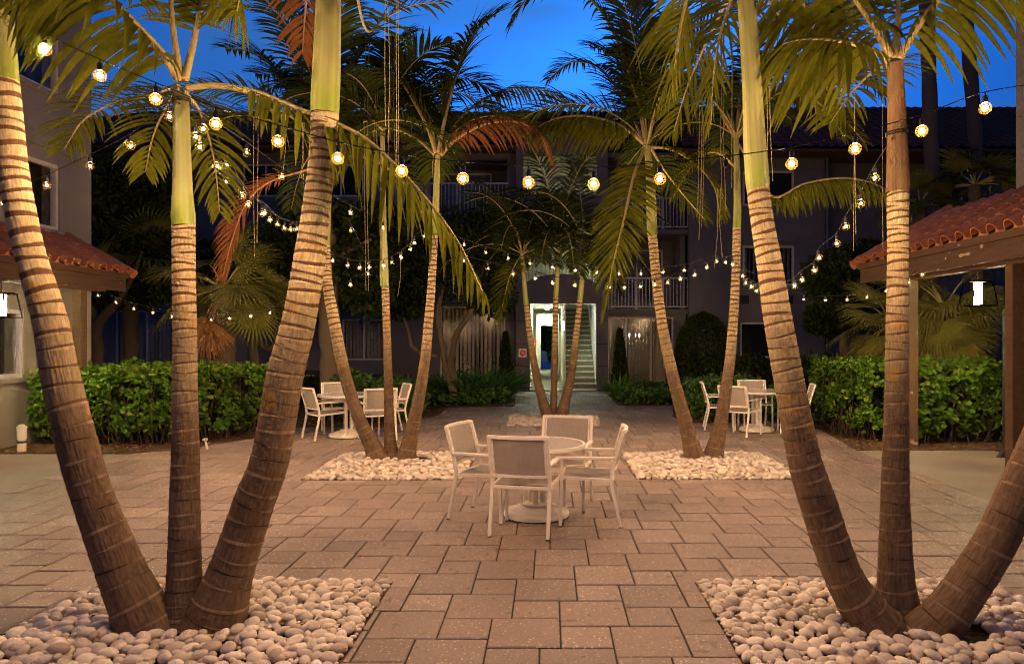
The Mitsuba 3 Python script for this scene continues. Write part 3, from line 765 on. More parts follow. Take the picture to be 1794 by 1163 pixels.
frond(MR1, [(1140, 258), (1175, 262, -.2), (1215, 285, -.4), (1250, 325, -.5), (1262, 380, -.5)], 9.6, leaf=.5, width=0.0324, n=59, droop=.9, stalk=.022)
frond(MR1, [(1138, 256), (1165, 300, .4), (1200, 345, .6), (1235, 385, .7)], 9.6, leaf=.5, width=0.0324, n=52, droop=.7, stalk=.02, material='m_frond_dark')
frond(MR1, [(1136, 252), (1160, 215, .5), (1195, 190, .9), (1225, 185, 1.1)], 9.6, leaf=.55, width=0.0324, n=52, stalk=.02, material='m_frond_dark')
frond(MR1, [(1130, 252), (1090, 170, .6), (1050, 120, 1.0), (1000, 110, 1.4), (960, 140, 1.6)], 9.6, leaf=.55, width=0.0324, n=59, stalk=.02, material='m_frond_dark')
frond(MR2, [(1292, 250), (1320, 290, -.3), (1355, 345, -.6), (1410, 322, -.8), (1480, 312, -1.0), (1545, 328, -1.1), (1590, 372, -1.1)], 9.7, leaf=.46, width=.04, n=46, droop=2.0, start=.36, stalk=.022, lift=-.1, hang=.8)
frond(MR2, [(1287, 240), (1265, 200), (1245, 130, .1), (1205, 60, .2), (1160, 30, .3)], 9.7, leaf=.6, width=0.0324, n=65, stalk=.026)
frond(MR2, [(1291, 240), (1330, 190, .1), (1385, 165, .2), (1440, 185, .3), (1480, 240, .3)], 9.7, leaf=.55, width=0.0324, n=65, stalk=.024)
frond(MR2, [(1290, 240), (1300, 150, .2), (1330, 60, .3), (1390, 10, .5)], 9.7, leaf=.6, width=0.0324, n=65, stalk=.024, material='m_frond_dark')
frond(MR2, [(1285, 290), (1262, 270, -.1), (1235, 270, -.2), (1205, 300, -.3), (1180, 345, -.3)], 9.7, leaf=.45, width=0.0288, n=52, droop=1.0, stalk=.02)
frond(MR2, [(1292, 240), (1350, 120, .4), (1420, 80, .8), (1500, 110, 1.1), (1550, 170, 1.2)], 9.7, leaf=.6, width=0.0360, n=65, stalk=.022)
frond(MR2, [(1292, 240), (1350, 180, .6), (1410, 160, .9), (1470, 200, 1.0), (1515, 250, 1.0)], 9.7, leaf=.55, width=0.0360, n=65, stalk=.022, droop=.9)
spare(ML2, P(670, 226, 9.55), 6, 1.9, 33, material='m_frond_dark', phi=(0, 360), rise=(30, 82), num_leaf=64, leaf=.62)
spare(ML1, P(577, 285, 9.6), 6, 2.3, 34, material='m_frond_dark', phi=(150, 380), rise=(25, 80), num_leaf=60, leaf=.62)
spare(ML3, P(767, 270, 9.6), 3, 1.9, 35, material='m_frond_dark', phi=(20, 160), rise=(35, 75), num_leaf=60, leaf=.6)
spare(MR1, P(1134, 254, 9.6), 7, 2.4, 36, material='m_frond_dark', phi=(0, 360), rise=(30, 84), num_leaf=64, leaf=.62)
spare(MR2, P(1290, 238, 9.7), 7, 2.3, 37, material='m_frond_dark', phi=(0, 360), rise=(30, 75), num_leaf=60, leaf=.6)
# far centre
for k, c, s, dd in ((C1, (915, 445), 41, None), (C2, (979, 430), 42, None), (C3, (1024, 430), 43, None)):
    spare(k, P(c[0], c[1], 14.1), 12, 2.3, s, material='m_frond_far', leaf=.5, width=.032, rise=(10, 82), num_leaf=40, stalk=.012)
frond(C1, [(915, 447), (905, 460, -.3), (890, 495, -.5), (873, 570, -.6)], 14.1, leaf=.5, width=0.0288, n=44, droop=.5, stalk=.016)
frond(C3, [(1024, 432), (1045, 420, -.4), (1070, 440, -.6), (1090, 490, -.7)], 14.1, leaf=.5, width=0.0288, n=44, droop=.7, stalk=.016)
# threads that hang from the fronds' edges
r_ = np.random.default_rng(5)
for pk, Y0, xs in ((L2, 4.0, [(448, 205, 450), (497, 200, 300), (533, 215, 330)]), (ML2, 9.2, [(645, 60, 510), (662, 150, 260), (689, 0, 330), (701, 440, 520)]), (L3, 4.1, [(672, -20, 250), (692, -40, 300)]),
                   (MR2, 8.6, [(1228, 60, 420), (1236, 200, 400), (1268, 120, 370), (1285, 60, 330), (1256, 330, 470)]), (R2, 4.4, [(1498, 60, 440), (1550, 140, 480)]), (R1, 4.3, [(1345, 120, 330)])):
    for x, ya, yb in xs:
        for q in range(2):
            xx = x + r_.normal(0, 4); zt = yb - r_.uniform(0, 60) * q
            part(pk, 'hanging_thread', tube(curve([P(xx, ya, Y0), P(xx + r_.normal(0, 2), (ya + zt) / 2, Y0), P(xx + r_.normal(0, 3), zt, Y0)], 8), 0.0016 * (Y0 / 4) ** .7, 4), 'm_stalk')
# ------------------------------------------------------------------ buildings
def wall_y(poly, y, t):
    """A wall whose outline poly lies in (x, z), its near face at depth y, t thick."""
    m = ext(poly, 0, t)
    v = np.array(m.vertices)
    return trimesh.Trimesh(np.column_stack([v[:, 0], y + v[:, 2], v[:, 1]]), np.array(m.faces)[:, ::-1], process=False)


def wall_x(poly, x, t):
    """A wall whose outline poly lies in (y, z), spanning x to x + t."""
    m = ext(poly, 0, t)
    v = np.array(m.vertices)
    return trimesh.Trimesh(np.column_stack([x + v[:, 2], v[:, 0], v[:, 1]]), np.array(m.faces), process=False)


def fx(x, Y): return (x - CX) * Y / F
def fz(y, Y): return EYE - (y - HY) * Y / F


def window_y(b, x0, x1, z0, z1, y, mull=(), blind=None, fr=0.05, slat=0.12, name='window', fm='m_frame', sill=True):
    """A window in a wall that faces the camera: frame, panes, blinds behind the glass."""
    bars = [bx(x0, x1, y - .02, y + .05, z1 - fr, z1), bx(x0, x1, y - .02, y + .05, z0, z0 + fr), bx(x0, x0 + fr, y - .018, y + .048, z0 + fr, z1 - fr), bx(x1 - fr, x1, y - .018, y + .048, z0 + fr, z1 - fr)]
    bars += [bx(q - fr / 2, q + fr / 2, y - .016, y + .046, z0 + fr, z1 - fr) for q in mull]
    k = part(b, name, cat(bars), fm)
    xs = [x0] + list(mull) + [x1]
    for a, c in zip(xs[:-1], xs[1:]):
        put(num(k + '__pane'), wall_y(sbox(a + fr * .6, z0 + fr * .6, c - fr * .6, z1 - fr * .6), y + .012, .004), 'm_glass')
    if sill:
        put(k + '__sill', bx(x0 - .06, x1 + .06, y - .07, y + .02, z0 - .07, z0 - .002), 'm_wall')
    if blind:
        n = int((x1 - x0 - 2 * fr) / slat)
        r = np.random.default_rng(int(abs(x0) * 100))
        for i in range(n):
            c = x0 + fr + (i + .5) * (x1 - x0 - 2 * fr) / n
            m = bx(-slat * .46, slat * .46, -.003, .003, z0 + fr, z1 - fr)
            m.apply_transform(trimesh.transformations.rotation_matrix(r.normal(.75, .22), [0, 0, 1])); m.apply_translation((c, y + .14, 0))
            put(num(k + '__slat'), m, blind)
    return k


def railing(b, x0, x1, z0, z1, y, pitch=0.115):
    k = part(b, 'railing', cat([bx(x0, x1, y, y + .05, z1 - .05, z1), bx(x0, x1, y + .004, y + .046, z0 + .06, z0 + .10)]), 'm_rail')
    for i in range(int((x1 - x0) / pitch) + 1):
        x = x0 + i * pitch
        w = .026 if i % 8 == 0 else .011
        put(num(k + '__baluster'), bx(x - w, x + w, y + .012, y + .038, z0 + (.0 if i % 8 == 0 else .10), z1 - .05), 'm_rail')


def far_roof(x0, x1, y0, z0, run, rise, pitch=0.30, row=0.40, hipl=0.0, hipr=0.0):
    """A far tiled roof plane: rolls running up the slope, a step at every course."""
    n, m = int((x1 - x0) / pitch) * 4, int(math.hypot(run, rise) / row)
    xs = np.linspace(x0, x1, n + 1)
    rows = []
    for j in range(m):
        rows += [(j, .04), (j + .999, .0)]
    V = []
    for t, lift in rows:
        u = t / m
        xa, xb = x0 + hipl * u, x1 - hipr * u
        xx = np.clip(xs, xa, xb)
        V.append(np.column_stack([xx, np.full(n + 1, y0 + run * u), z0 + rise * u + lift + 0.055 * np.abs(np.sin(np.arange(n + 1) * np.pi / 4)) * 1.0]))
    V = np.vstack(V); k = n + 1
    i, j = np.meshgrid(np.arange(len(rows) - 1), np.arange(n), indexing='ij')
    q = np.stack([i * k + j, i * k + j + 1, (i + 1) * k + j + 1, (i + 1) * k + j], -1).reshape(-1, 4)
    return trimesh.Trimesh(V, np.vstack([q[:, [0, 1, 2]], q[:, [0, 2, 3]]]), process=False)


def lamp(key, mesh, radiance, w=2.0):
    scene[key] = mikit.ply(mesh, 'm_sign_white', emitter={'type': 'area', 'radiance': rgb(*radiance), 'sampling_weight': w})


YB = 22.0
ab = thing('apartment_building', 'dark three storey stucco building with balconies and a lit stairwell', 'building')
hole = lambda x0, x1, z0, z1: sbox(x0, z0, x1, z1)
# left of the stairs
doorL, winL, doorM = (-13.3, -11.4, .08, 2.42), (-6.35, -5.05, .90, 2.16), (-3.35, -1.35, .08, 2.55)
balL = [(-4.6, -1.3, 2.85, 4.75), (-4.6, -1.3, 5.25, 7.05)]
upL = [(-12.6, -11.2, 3.5, 4.6), (-9.4, -8.0, 3.5, 4.6), (-12.6, -11.2, 5.9, 6.9), (-9.4, -8.0, 5.9, 6.9), (-7.1, -5.7, 5.9, 6.9)]
wl = sbox(-16, -.1, -1.05, 7.35).difference(unary_union([hole(*h) for h in [doorL, winL, doorM] + balL + upL]))
part(ab, 'wall', wall_y(wl, YB, .25), 'm_wall')
window_y(ab, *doorL, YB + .06, mull=(-12.35,), blind='m_blind_grey', name='sliding_door', sill=False)
window_y(ab, *winL, YB + .06, mull=(-5.7,), blind='m_blind_grey', slat=.10)
window_y(ab, *doorM, YB + .06, mull=(-2.35,), blind='m_blind', name='sliding_door', sill=False)
for h in upL:
    window_y(ab, *h, YB + .06, mull=((h[0] + h[1]) / 2,))
for x0, x1, z0, z1 in balL:
    part(ab, 'balcony', cat([bx(x0 - .1, x1 + .1, YB - .35, YB + 1.6, z0 - .2, z0), bx(x0, x1, YB + 1.6, YB + 1.7, z0, z1), bx(x0 - .1, x0 - .003, YB + .26, YB + 1.7, z0, z1), bx(x1 + .003, x1 + .1, YB + .26, YB + 1.7, z0, z1)]), 'm_wall')
    railing(ab, x0 - .05, x1 + .05, z0, z0 + 1.02, YB - .3)
    window_y(ab, x0 + .6, x1 - .6, z0 + .02, z1 - .1, YB + 1.53, mull=((x0 + x1) / 2,), name='sliding_door', sill=False)
# stair tower: opening on the ground floor, two lit landings above
YT = 21.6
ar = lambda x0, x1, z, h, up: [(x, z + (h * (1 - ((x - (x0 + x1) / 2) / ((x1 - x0) / 2)) ** 2))) for x in np.linspace(x0, x1, 17)][::1 if up else -1]
op1 = sbox(-.60, -.2, 1.40, 2.62)
op2 = Polygon(ar(-.80, 1.42, 3.22, .28, True) + [(1.42, 4.95)] + ar(-.80, 1.42, 4.95, .38, False) + [(-.80, 4.95)]).buffer(0)
op3 = Polygon([(-.80, 5.9), (1.42, 5.9), (1.42, 7.1), (-.80, 7.1)])
part(ab, 'wall', wall_y(sbox(-1.02, -.1, 1.75, 8.2).difference(unary_union([op1, op2, op3])), YT, .30), 'm_wall')
for s0, s1 in ((-1.022, -.602), (1.402, 1.752)):
    for z in (.72, 1.40, 2.08):
        part(ab, 'pier_groove', bx(s0, s1, YT - .004, YT + .01, z, z + .018), 'm_dark')
side = cat([bx(-1.02, -.9, YT + .30, YT + 13.0, -.1, 8.2), bx(1.63, 1.75, YT + .30, YT + 6.2, -.1, 8.2)])
part(ab, 'wall', side, 'm_wall')
part(ab, 'stairwell_lining', cat([bx(-.898, -.60, YT + .302, YT + 12.9, 0, 2.62), bx(.40, .50, YT + .9, YT + 12.9, 0, 2.62), bx(1.42, 1.628, YT + .302, YT + 6.0, 0, 5.2), bx(.50, 1.42, YT + 5.6, YT + 5.7, 0, 5.2),
                                 bx(-.60, .40, YT + 12.6, YT + 12.7, 2.12, 2.62), bx(-.60, -.42, YT + 12.6, YT + 12.7, 0, 2.12), bx(-.898, 1.628, YT + 2.4, YT + 2.5, 3.0, 5.25), bx(-.898, 1.628, YT + 2.4, YT + 2.5, 5.62, 7.4)]), 'm_wall_pale')
part(ab, 'landing', cat([bx(-.898, .50, YT + .302, YT + 12.9, 2.63, 2.80), bx(-.898, 1.628, YT + .302, YT + 2.4, 5.42, 5.60), bx(-.898, 1.628, YT + .302, YT + 2.4, 7.42, 7.6), bx(.502, 1.628, YT + .302, YT + 1.0, 2.64, 2.80)]), 'm_wall_pale')
part(ab, 'passage_floor', bx(-.62, 1.42, YT - .3, YT + 12.9, -.05, .03), 'm_concrete')
for i in range(16):
    y = YT + .55 + i * .29
    k = part(ab, 'stair_tread', bx(.505, 1.415, y, y + .29 + (.02 if i < 15 else 0), .03 + i * .165, .03 + (i + 1) * .165 - .03), 'm_step')
    put(k + '__nosing', bx(.505, 1.415, y - .02, y + .292, .03 + (i + 1) * .165 - .029, .03 + (i + 1) * .165), 'm_step')
    put(k + '__edge_strip', bx(.51, 1.41, y - .024, y + .03, .03 + (i + 1) * .165 - .036, .03 + (i + 1) * .165 + .004), 'm_nosing')
part(ab, 'handrail', tube([(1.36, YT + .25, .95), (1.36, YT + .5, .98), (1.36, YT + 5.2, 3.62)], .022, 8), 'm_frame', smooth=40)
part(ab, 'handrail', cat([tube([(.47, YT + .45, .95), (.47, YT + .9, 1.0)], .022, 8), tube([(.47, YT + .45, .03), (.47, YT + .45, 2.6)], .025, 8)]), 'm_frame', smooth=40)
railing(ab, -.78, 1.40, 3.02, 3.95, YT + .34, .13)
railing(ab, -.78, 1.40, 5.62, 6.5, YT + .34, .13)
# lamps of the stairwell
lampb = thing('passage_lamp', 'bright white twin wall lamp at the mouth of the lit passage', 'lamp')
lamp(lampb + '__upper_globe', trimesh.creation.icosphere(2, .055).apply_translation((.43, YT + .75, 2.02)), COOL * 420, 4)
lamp(lampb + '__lower_globe', trimesh.creation.icosphere(2, .055).apply_translation((.43, YT + .75, 1.87)), COOL * 420, 4)
put(lampb + '__bracket', bx(.41, .46, YT + .80, YT + .898, 1.80, 2.12, .008), 'm_steel')
for i, (x0, x1, y0, y1, z, w) in enumerate([(-.16, -.02, YT + 2.5, YT + 3.6, 2.615, 1.0), (-.16, -.02, YT + 11.0, YT + 12.4, 2.615, 2.0), (.8, 1.1, YT + 5.3, YT + 5.55, 4.6, .7), (-.2, .8, YT + .40, YT + .50, 5.41, 1.1), (-.2, .8, YT + .40, YT + .50, 7.41, .9)]):
    t = thing('ceiling_lamp', ['fluorescent strip on the ceiling of the lit ground passage near its mouth', 'fluorescent strip on the ceiling deep in the lit ground passage', 'strip lamp high on the wall over the stair flight', 'strip lamp on the ceiling of the lit second floor landing', 'strip lamp on the ceiling of the lit top landing'][i], 'lamp')
    lamp(t + '__diffuser', bx(x0, x1, y0, y1, z - .05, z - .012), COOL * 22 * w, 3)
    put(t + '__housing', bx(x0 - .02, x1 + .02, y0 - .02, y1 + .02, z - .011, z + .003), 'm_steel')
# balcony bay right of the stairs
bay = (1.75, 4.19)
part(ab, 'wall', cat([bx(4.03, 4.19, YB + .25, YB + 1.6, 0, 7.3), bx(1.752, 4.03, YB + 1.6, YB + 1.7, 2.5, 7.3), bx(3.80, 4.19, YB + .10, YB + .249, 0, 2.30), bx(1.752, 4.19, YB + .101, YB + .2, 2.22, 2.31)]), 'm_wall')
window_y(ab, 1.77, 3.80, .06, 2.22, YB + .12, mull=(2.35, 3.12), blind='m_blind_grey', name='sliding_door', sill=False, slat=.105)
part(ab, 'lit_room', cat([bx(1.80, 3.78, YB + 1.55, YB + 1.59, .0, 2.3), bx(1.753, 1.79, YB + .3, YB + 1.59, 0, 2.3)]), 'm_blind')
t = thing('pendant_lamp', 'three small glowing pendant lamps in the room behind the curtained glass door', 'lamp')
put(t + '__bar', bx(2.40, 2.92, YB + .60, YB + .63, 2.12, 2.14), 'm_black')
for q in (2.52, 2.67, 2.80):
    lamp(num(t + '__shade'), lathe([(.0, 1.62), (.028, 1.62), (.028, 1.71), (.0, 1.71)], 16, (q, YB + .615, 0)), np.array([1.0, .72, .34]) * 130, 1)
    put(num(t + '__cord'), bx(q - .004, q + .004, YB + .61, YB + .618, 1.725, 2.12), 'm_black')
for z in (2.45, 4.88, 7.2):
    part(ab, 'balcony', bx(1.752, 4.24, YB - .15, YB + 1.6, z - .14, z), 'm_wall')
    if z < 7:
        railing(ab, 1.78, 4.20, z, z + .98, YB - .10, .105)
        window_y(ab, 2.0, 3.7, z + .02, z + 2.0, YB + 1.53, mull=(2.85,), name='sliding_door', sill=False)
# right wall
YR = 21.6
wr = [(5.72, 6.95, .98, 2.05), (5.80, 7.35, 3.15, 4.35), (5.80, 7.35, 5.55, 6.6)]
part(ab, 'wall', wall_y(sbox(4.19, -.1, 8.26, 7.1).difference(unary_union([hole(*h) for h in wr])), YR, .25), 'm_wall')
for i, h in enumerate(wr):
    window_y(ab, *h, YR + .05, mull=(() if i == 0 else ((h[0] + h[1]) / 2,)), blind='m_blind_grey' if i == 1 else None, fr=.06)
    part(ab, 'lintel', bx(h[0] - .12, h[1] + .12, YR - .05, YR - .002, h[3] + .10, h[3] + .24), 'm_wall')
for x in (5.72, 7.05):
    part(ab, 'vent', bx(x, x + .26, YR - .012, YR + .01, 2.60, 2.86), 'm_dark')
wr2 = [(11.9, 13.7, 5.75, 6.95), (8.95, 9.25, 3.75, 4.3), (9.75, 10.15, 3.75, 4.3), (11.0, 12.2, .9, 2.0)]
part(ab, 'wall', wall_y(sbox(8.26, -.1, 18.0, 7.1).difference(unary_union([hole(*h) for h in wr2])), YB + .3, .25), 'm_wall')
for i, h in enumerate(wr2):
    window_y(ab, *h, YB + .35, mull=(() if i else (12.8,)), fr=.05, blind='m_blind' if i in (1, 2) else None, slat=.07)
part(ab, 'drainpipe', tube([(8.32, YR - .04, 0), (8.32, YR - .04, 7.1)], .04, 8), 'm_wall', smooth=40)
part(ab, 'roof', far_roof(3.9, 19, YR - .8, 7.06, 5.0, 2.75), 'm_roof')
part(ab, 'roof', far_roof(-19.5, -1.0, YB - .7, 7.30, 5.0, 2.5, hipl=5.0), 'm_roof')
part(ab, 'roof', far_roof(-1.5, 4.2, YT - .6, 7.9, 4.0, 1.5), 'm_roof')
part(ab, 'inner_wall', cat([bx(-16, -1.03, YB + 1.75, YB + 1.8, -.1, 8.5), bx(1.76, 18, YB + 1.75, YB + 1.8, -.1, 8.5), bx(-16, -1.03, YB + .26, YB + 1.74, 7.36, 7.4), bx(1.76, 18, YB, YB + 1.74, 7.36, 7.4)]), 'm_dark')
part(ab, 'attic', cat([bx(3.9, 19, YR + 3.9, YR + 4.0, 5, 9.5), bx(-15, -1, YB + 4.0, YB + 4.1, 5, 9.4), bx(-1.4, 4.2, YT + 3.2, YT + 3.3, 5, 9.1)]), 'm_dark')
part(ab, 'eaves', cat([bx(3.9, 19, YR - .78, YB + .5, 6.98, 7.06), bx(-16.4, -1.0, YB - .68, YB + .3, 7.22, 7.30), bx(-1.45, 4.2, YT - .58, YT + .1, 7.76, 7.9)]), 'm_wood')
for i, (x, h, w) in enumerate(((-6.95, .62, .5), (-5.36, .50, .62), (-4.35, .48, .46))):
    t = thing('air_conditioner', ['louvred air conditioner box left of the thick tree trunk', 'louvred air conditioner box under the window with blinds', 'louvred air conditioner box right of the window with blinds'][i], 'air conditioner')
    put(t + '__casing', cat([bx(x - w / 2, x + w / 2, 20.84, 21.4, 0, h, .01), bx(x - w / 2 - .012, x + w / 2 + .012, 20.80, 20.835, h - .05, h + .01)]), 'm_dark')
    for q in range(8):
        put(num(t + '__slat'), bx(x - w / 2 + .02, x + w / 2 - .02, 20.80, 20.835, .05 + q * (h - .12) / 8, .05 + q * (h - .12) / 8 + .022), 'm_rail')
# signs at the passage
t = thing('round_sign', 'square white sign with a red disc and a crossed pale mark on the left pier', 'sign')
put(t + '__plate', bx(-.93, -.69, YT - .012, YT - .001, 1.00, 1.26, .002), 'm_sign_white')
d = trimesh.creation.cylinder(.095, .004, sections=40); d.apply_transform(trimesh.transformations.rotation_matrix(math.pi / 2, [1, 0, 0])); d.apply_translation((-.81, YT - .0145, 1.13))
put(t + '__disc', d, 'm_red_sign')
cr = []
for a in (45, -45):
    m = bx(-.075, .075, -.001, .001, -.007, .007); m.apply_transform(trimesh.transformations.rotation_matrix(math.radians(a), [0, 1, 0])); m.apply_translation((-.81, YT - .0185 - .001 * (a > 0), 1.13)); cr.append(m)
put(t + '__cross', cat(cr), 'm_sign_white')
t = thing('fire_extinguisher_cabinet', 'red fire extinguisher cabinet with a white panel on the passage wall', 'cabinet')
put(t + '__case', bx(-.598, -.46, YT + 2.2, YT + 2.7, 1.05, 1.55, .01), 'm_red_sign')
put(t + '__panel', bx(-.52, -.485, YT + 2.188, YT + 2.199, 1.16, 1.42), 'm_sign_white')
# beyond the passage
t = thing('blue_car', 'blue car parked beyond the far mouth of the passage', 'car')
prof = Polygon([(-2.1, .35), (-2.1, .8), (-1.2, .95), (-.6, 1.42), (.7, 1.45), (1.4, .98), (2.1, .85), (2.15, .35)]).buffer(-.06).buffer(.06)
m = ext(prof, -.8, .8); v = np.array(m.vertices); m = trimesh.Trimesh(np.column_stack([v[:, 0] - 2.25, 36.5 + v[:, 2], v[:, 1]]), np.array(m.faces)[:, ::-1], process=False)
put(t + '__body', m, 'm_blue_paint', smooth=30)
put(t + '__window', bx(-2.75, -1.75, 35.69, 35.698, 1.0, 1.36, .002), 'm_black')
for x in (-3.6, -.9):
    m = trimesh.creation.cylinder(.32, .2, sections=28); m.apply_transform(trimesh.transformations.rotation_matrix(math.pi / 2, [1, 0, 0])); m.apply_translation((x, 35.74, .32))
    k = put(num(t + '__wheel'), m, 'm_rubber', smooth=40)
    m = trimesh.creation.cylinder(.19, .02, sections=20); m.apply_transform(trimesh.transformations.rotation_matrix(math.pi / 2, [1, 0, 0])); m.apply_translation((x, 35.625, .32))
    put(k + '__rim', m, 'm_steel')
tag(put('parking_ground', bx(-12, 12, 34.6, 60, -.055, .0), 'm_concrete'), kind='structure')


# ------------------------------------------------------------------ side buildings with tiled porches
def s_tile(pitch=0.235, length=0.42, th=0.013):
    a = np.linspace(math.pi, 0, 9)
    prof = [(0.100 + 0.100 * math.cos(q), 0.098 * math.sin(q)) for q in a] + [(0.235, -0.016), (0.28, -0.018), (0.318, -0.002)]
    p = np.array(prof); n = len(p)
    nrm = np.gradient(p, axis=0); nrm = np.column_stack([-nrm[:, 1], nrm[:, 0]]); nrm /= np.linalg.norm(nrm, axis=1, keepdims=True) + 1e-9
    q = p - nrm * th
    sc = lambda pts, w, u, l: np.column_stack([np.full(n, u), (pts[:, 0] - .13) * w + .13, pts[:, 1] + l])
    v = np.vstack([sc(p, 1.0, 0, .020), sc(q, 1.0, 0, .020), sc(p, .95, length, 0), sc(q, .95, length, 0)])
    f = []
    for i in range(n - 1):
        for a_, b_, rev in ((0, 2, 0), (1, 3, 1)):
            quad = [a_ * n + i, a_ * n + i + 1, b_ * n + i + 1, b_ * n + i]
            quad = quad[::-1] if rev else quad
            f += [[quad[0], quad[2], quad[1]], [quad[0], quad[3], quad[2]]]
        f += [[i, i + 1, n + i + 1], [i, n + i + 1, n + i], [2 * n + i, 3 * n + i + 1, 2 * n + i + 1], [2 * n + i, 3 * n + i, 3 * n + i + 1]]
    return np.array(v), np.array(f)


TV, TF = s_tile()
TILE = mikit.ply(trimesh.Trimesh(TV, TF, process=False), 'm_tile', smooth=35)


def porch(s, xe, xw, yend, zb, zf, slope, post_x, posts, names, y_start):
    """s = 1: the porch on the right (roof falls towards the court, -x); s = -1: the one on the left. xe, xw, post_x are distances from the view axis."""
    k = thing('porch', names, 'porch')
    rise = math.tan(math.radians(slope))
    L = (xw - xe) / math.cos(math.radians(slope))
    fl = lambda m: m if s > 0 else trimesh.Trimesh(np.array(m.vertices) * [-1, 1, 1], np.array(m.faces)[:, ::-1], process=False)
    part(k, 'fascia', fl(bx(xe, xe + .05, y_start, yend - .02, zb, zf - .09, .004)), 'm_wood')
    part(k, 'drip_board', fl(bx(xe - .03, xe + .049, y_start, yend, zf - .088, zf, .004)), 'm_wood')
    part(k, 'end_fascia', fl(wall_y(Polygon([(xe + .052, zb), (xw, zb + .25), (xw, zf + (xw - xe) * rise - .05), (xe + .052, zf - .03)]), yend - .07, .045)), 'm_wood')
    part(k, 'soffit', fl(bx(xe + .055, xw, y_start, yend - .075, zf - .12, zf - .10)), 'm_wood')
    part(k, 'beam', fl(bx(post_x - .07, post_x + .07, y_start, yend - .3, zb - .02, zf - .122, .005)), 'm_wood')
    part(k, 'roof_deck', fl(trimesh.Trimesh(np.array([[xe, y_start, zf + .003], [xw, y_start, zf + .003 + (xw - xe) * rise], [xw, yend, zf + .003 + (xw - xe) * rise], [xe, yend, zf + .003]]), np.array([[0, 1, 2], [0, 2, 3]]), process=False)), 'm_mortar')
    for x, y in posts:
        q = part(k, 'post', fl(bx(x - .07, x + .07, y - .07, y + .07, -.002, zb - .022, .006)), 'm_wood')
        put(q + '__bracket', fl(bx(x - .072, x + .02, y - .074, y - .0705, zb - .24, zb - .03)), 'm_wood')
    c, si = math.cos(math.radians(slope)), math.sin(math.radians(slope))
    rows = int(L / .34)
    far = []
    y = yend - .02
    ncol = 0
    cols = []
    while y > y_start + .2:
        y -= .315
        cols.append(y)
    # mortar stop under the first course: a scalloped strip
    scal = []
    for yy in cols:
        scal += [(yy + .315, zf - .01), (yy + .315, zf + .012)] + [(yy + .315 - .100 + .094 * math.cos(q), zf + .012 + .090 * math.sin(q)) for q in np.linspace(0, math.pi, 7)] + [(yy + .01, zf + .012)]
    scal = Polygon([(yend - .02, zf - .01)] + [(yy, zz) for yy, zz in scal if zz > zf] + [(cols[-1], zf - .01)]).buffer(0)
    part(k, 'mortar_stop', fl(wall_x(scal, xe + .02, .05)), 'm_mortar')
    for i, yy in enumerate(cols):
        for j in range(rows):
            u = -.055 + j * .345 + rng.normal(0, .004)
            M = np.eye(4)
            # tile space: x up the slope, y along the eave, z out of the roof; mirrored along y so that rolls read alike on both sides
            Rm = np.array([[c, 0, -si], [0, -1, 0], [si, 0, c]]) if True else None
            Rm = Rm @ np.diag([1, 1, 1]) if s > 0 else np.diag([-1, 1, 1]) @ Rm
            a = rng.normal(0, .012)
            Rz = np.array([[math.cos(a), -math.sin(a), 0], [math.sin(a), math.cos(a), 0], [0, 0, 1]])
            M[:3, :3] = Rm @ Rz
            M[:3, 3] = (s * (xe + u * c - .014 * si), yy + .315, zf + u * si + .014 * c + .012)
            if yy > yend - 5.2:
                scene[num(k + '__roof_tile')] = {**TILE, 'to_world': T(M)}
            else:
                far.append(M)
    if far:
        F_ = np.array(far)
        tag(put(k + '__near_roof_tiles', scatter(TV, TF, F_[:, :3, :3], F_[:, :3, 3]), 'm_tile', smooth=35), kind='stuff')
    for j in range(int(L / .36) + 1):              # rounded tiles on the open end
        m = trimesh.creation.cylinder(.085, .40, sections=16); v = np.array(m.vertices); v[:, 1] *= 1.0
        m.apply_transform(trimesh.transformations.rotation_matrix(math.pi / 2, [0, 1, 0])); m.apply_scale([1, 1, .9])
        m.apply_transform(trimesh.transformations.rotation_matrix(-math.radians(slope), [0, 1, 0]))
        u = j * .36 + .10
        m.apply_translation((xe + u * c - .02, yend + .03, zf + u * si + .035 + .004 * (j % 2)))
        part(k, 'rake_tile', fl(m), 'm_tile', smooth=40)
    return k


# right
porch(1, 5.0, 6.3, 11.6, 2.49, 2.80, 30, 5.36, [(5.36, 10.66), (5.36, 8.29)], 'open porch on the right with orange barrel tiles, brown fascia and posts', 2.5)
sb = thing('stucco_building', 'tall pale stucco building wall at the right edge behind the tiled porch', 'building')
part(sb, 'wall', bx(6.302, 6.6, 1.5, 9.72, -.1, 10.5), 'm_stucco')
part(sb, 'wall', bx(6.6, 14, 9.45, 9.72, -.1, 10.5), 'm_stucco')
t = thing('black_screen', 'narrow black slatted screen with a row of pale screw heads beside the right porch post', 'screen')
put(t + '__post', bx(6.25, 6.30, 9.80, 9.93, 0, 2.02, .004), 'm_black')
for q in range(7):
    k = put(num(t + '__slat'), bx(6.20, 6.30, 9.735, 9.795, .06 + q * .283, .06 + q * .283 + .265, .004), 'm_black')
    m = trimesh.creation.icosphere(1, .012); m.apply_translation((6.222, 9.735, .06 + q * .283 + .235)); put(k + '__screw', m, 'm_sign_white')
put(t + '__foot', trimesh.convex.convex_hull(np.array([(6.08, 9.74, .0), (6.30, 9.74, .0), (6.30, 9.80, .0), (6.08, 9.80, .0), (6.20, 9.74, .16), (6.30, 9.74, .16), (6.2, 9.8, .16), (6.3, 9.8, .16)])), 'm_black')
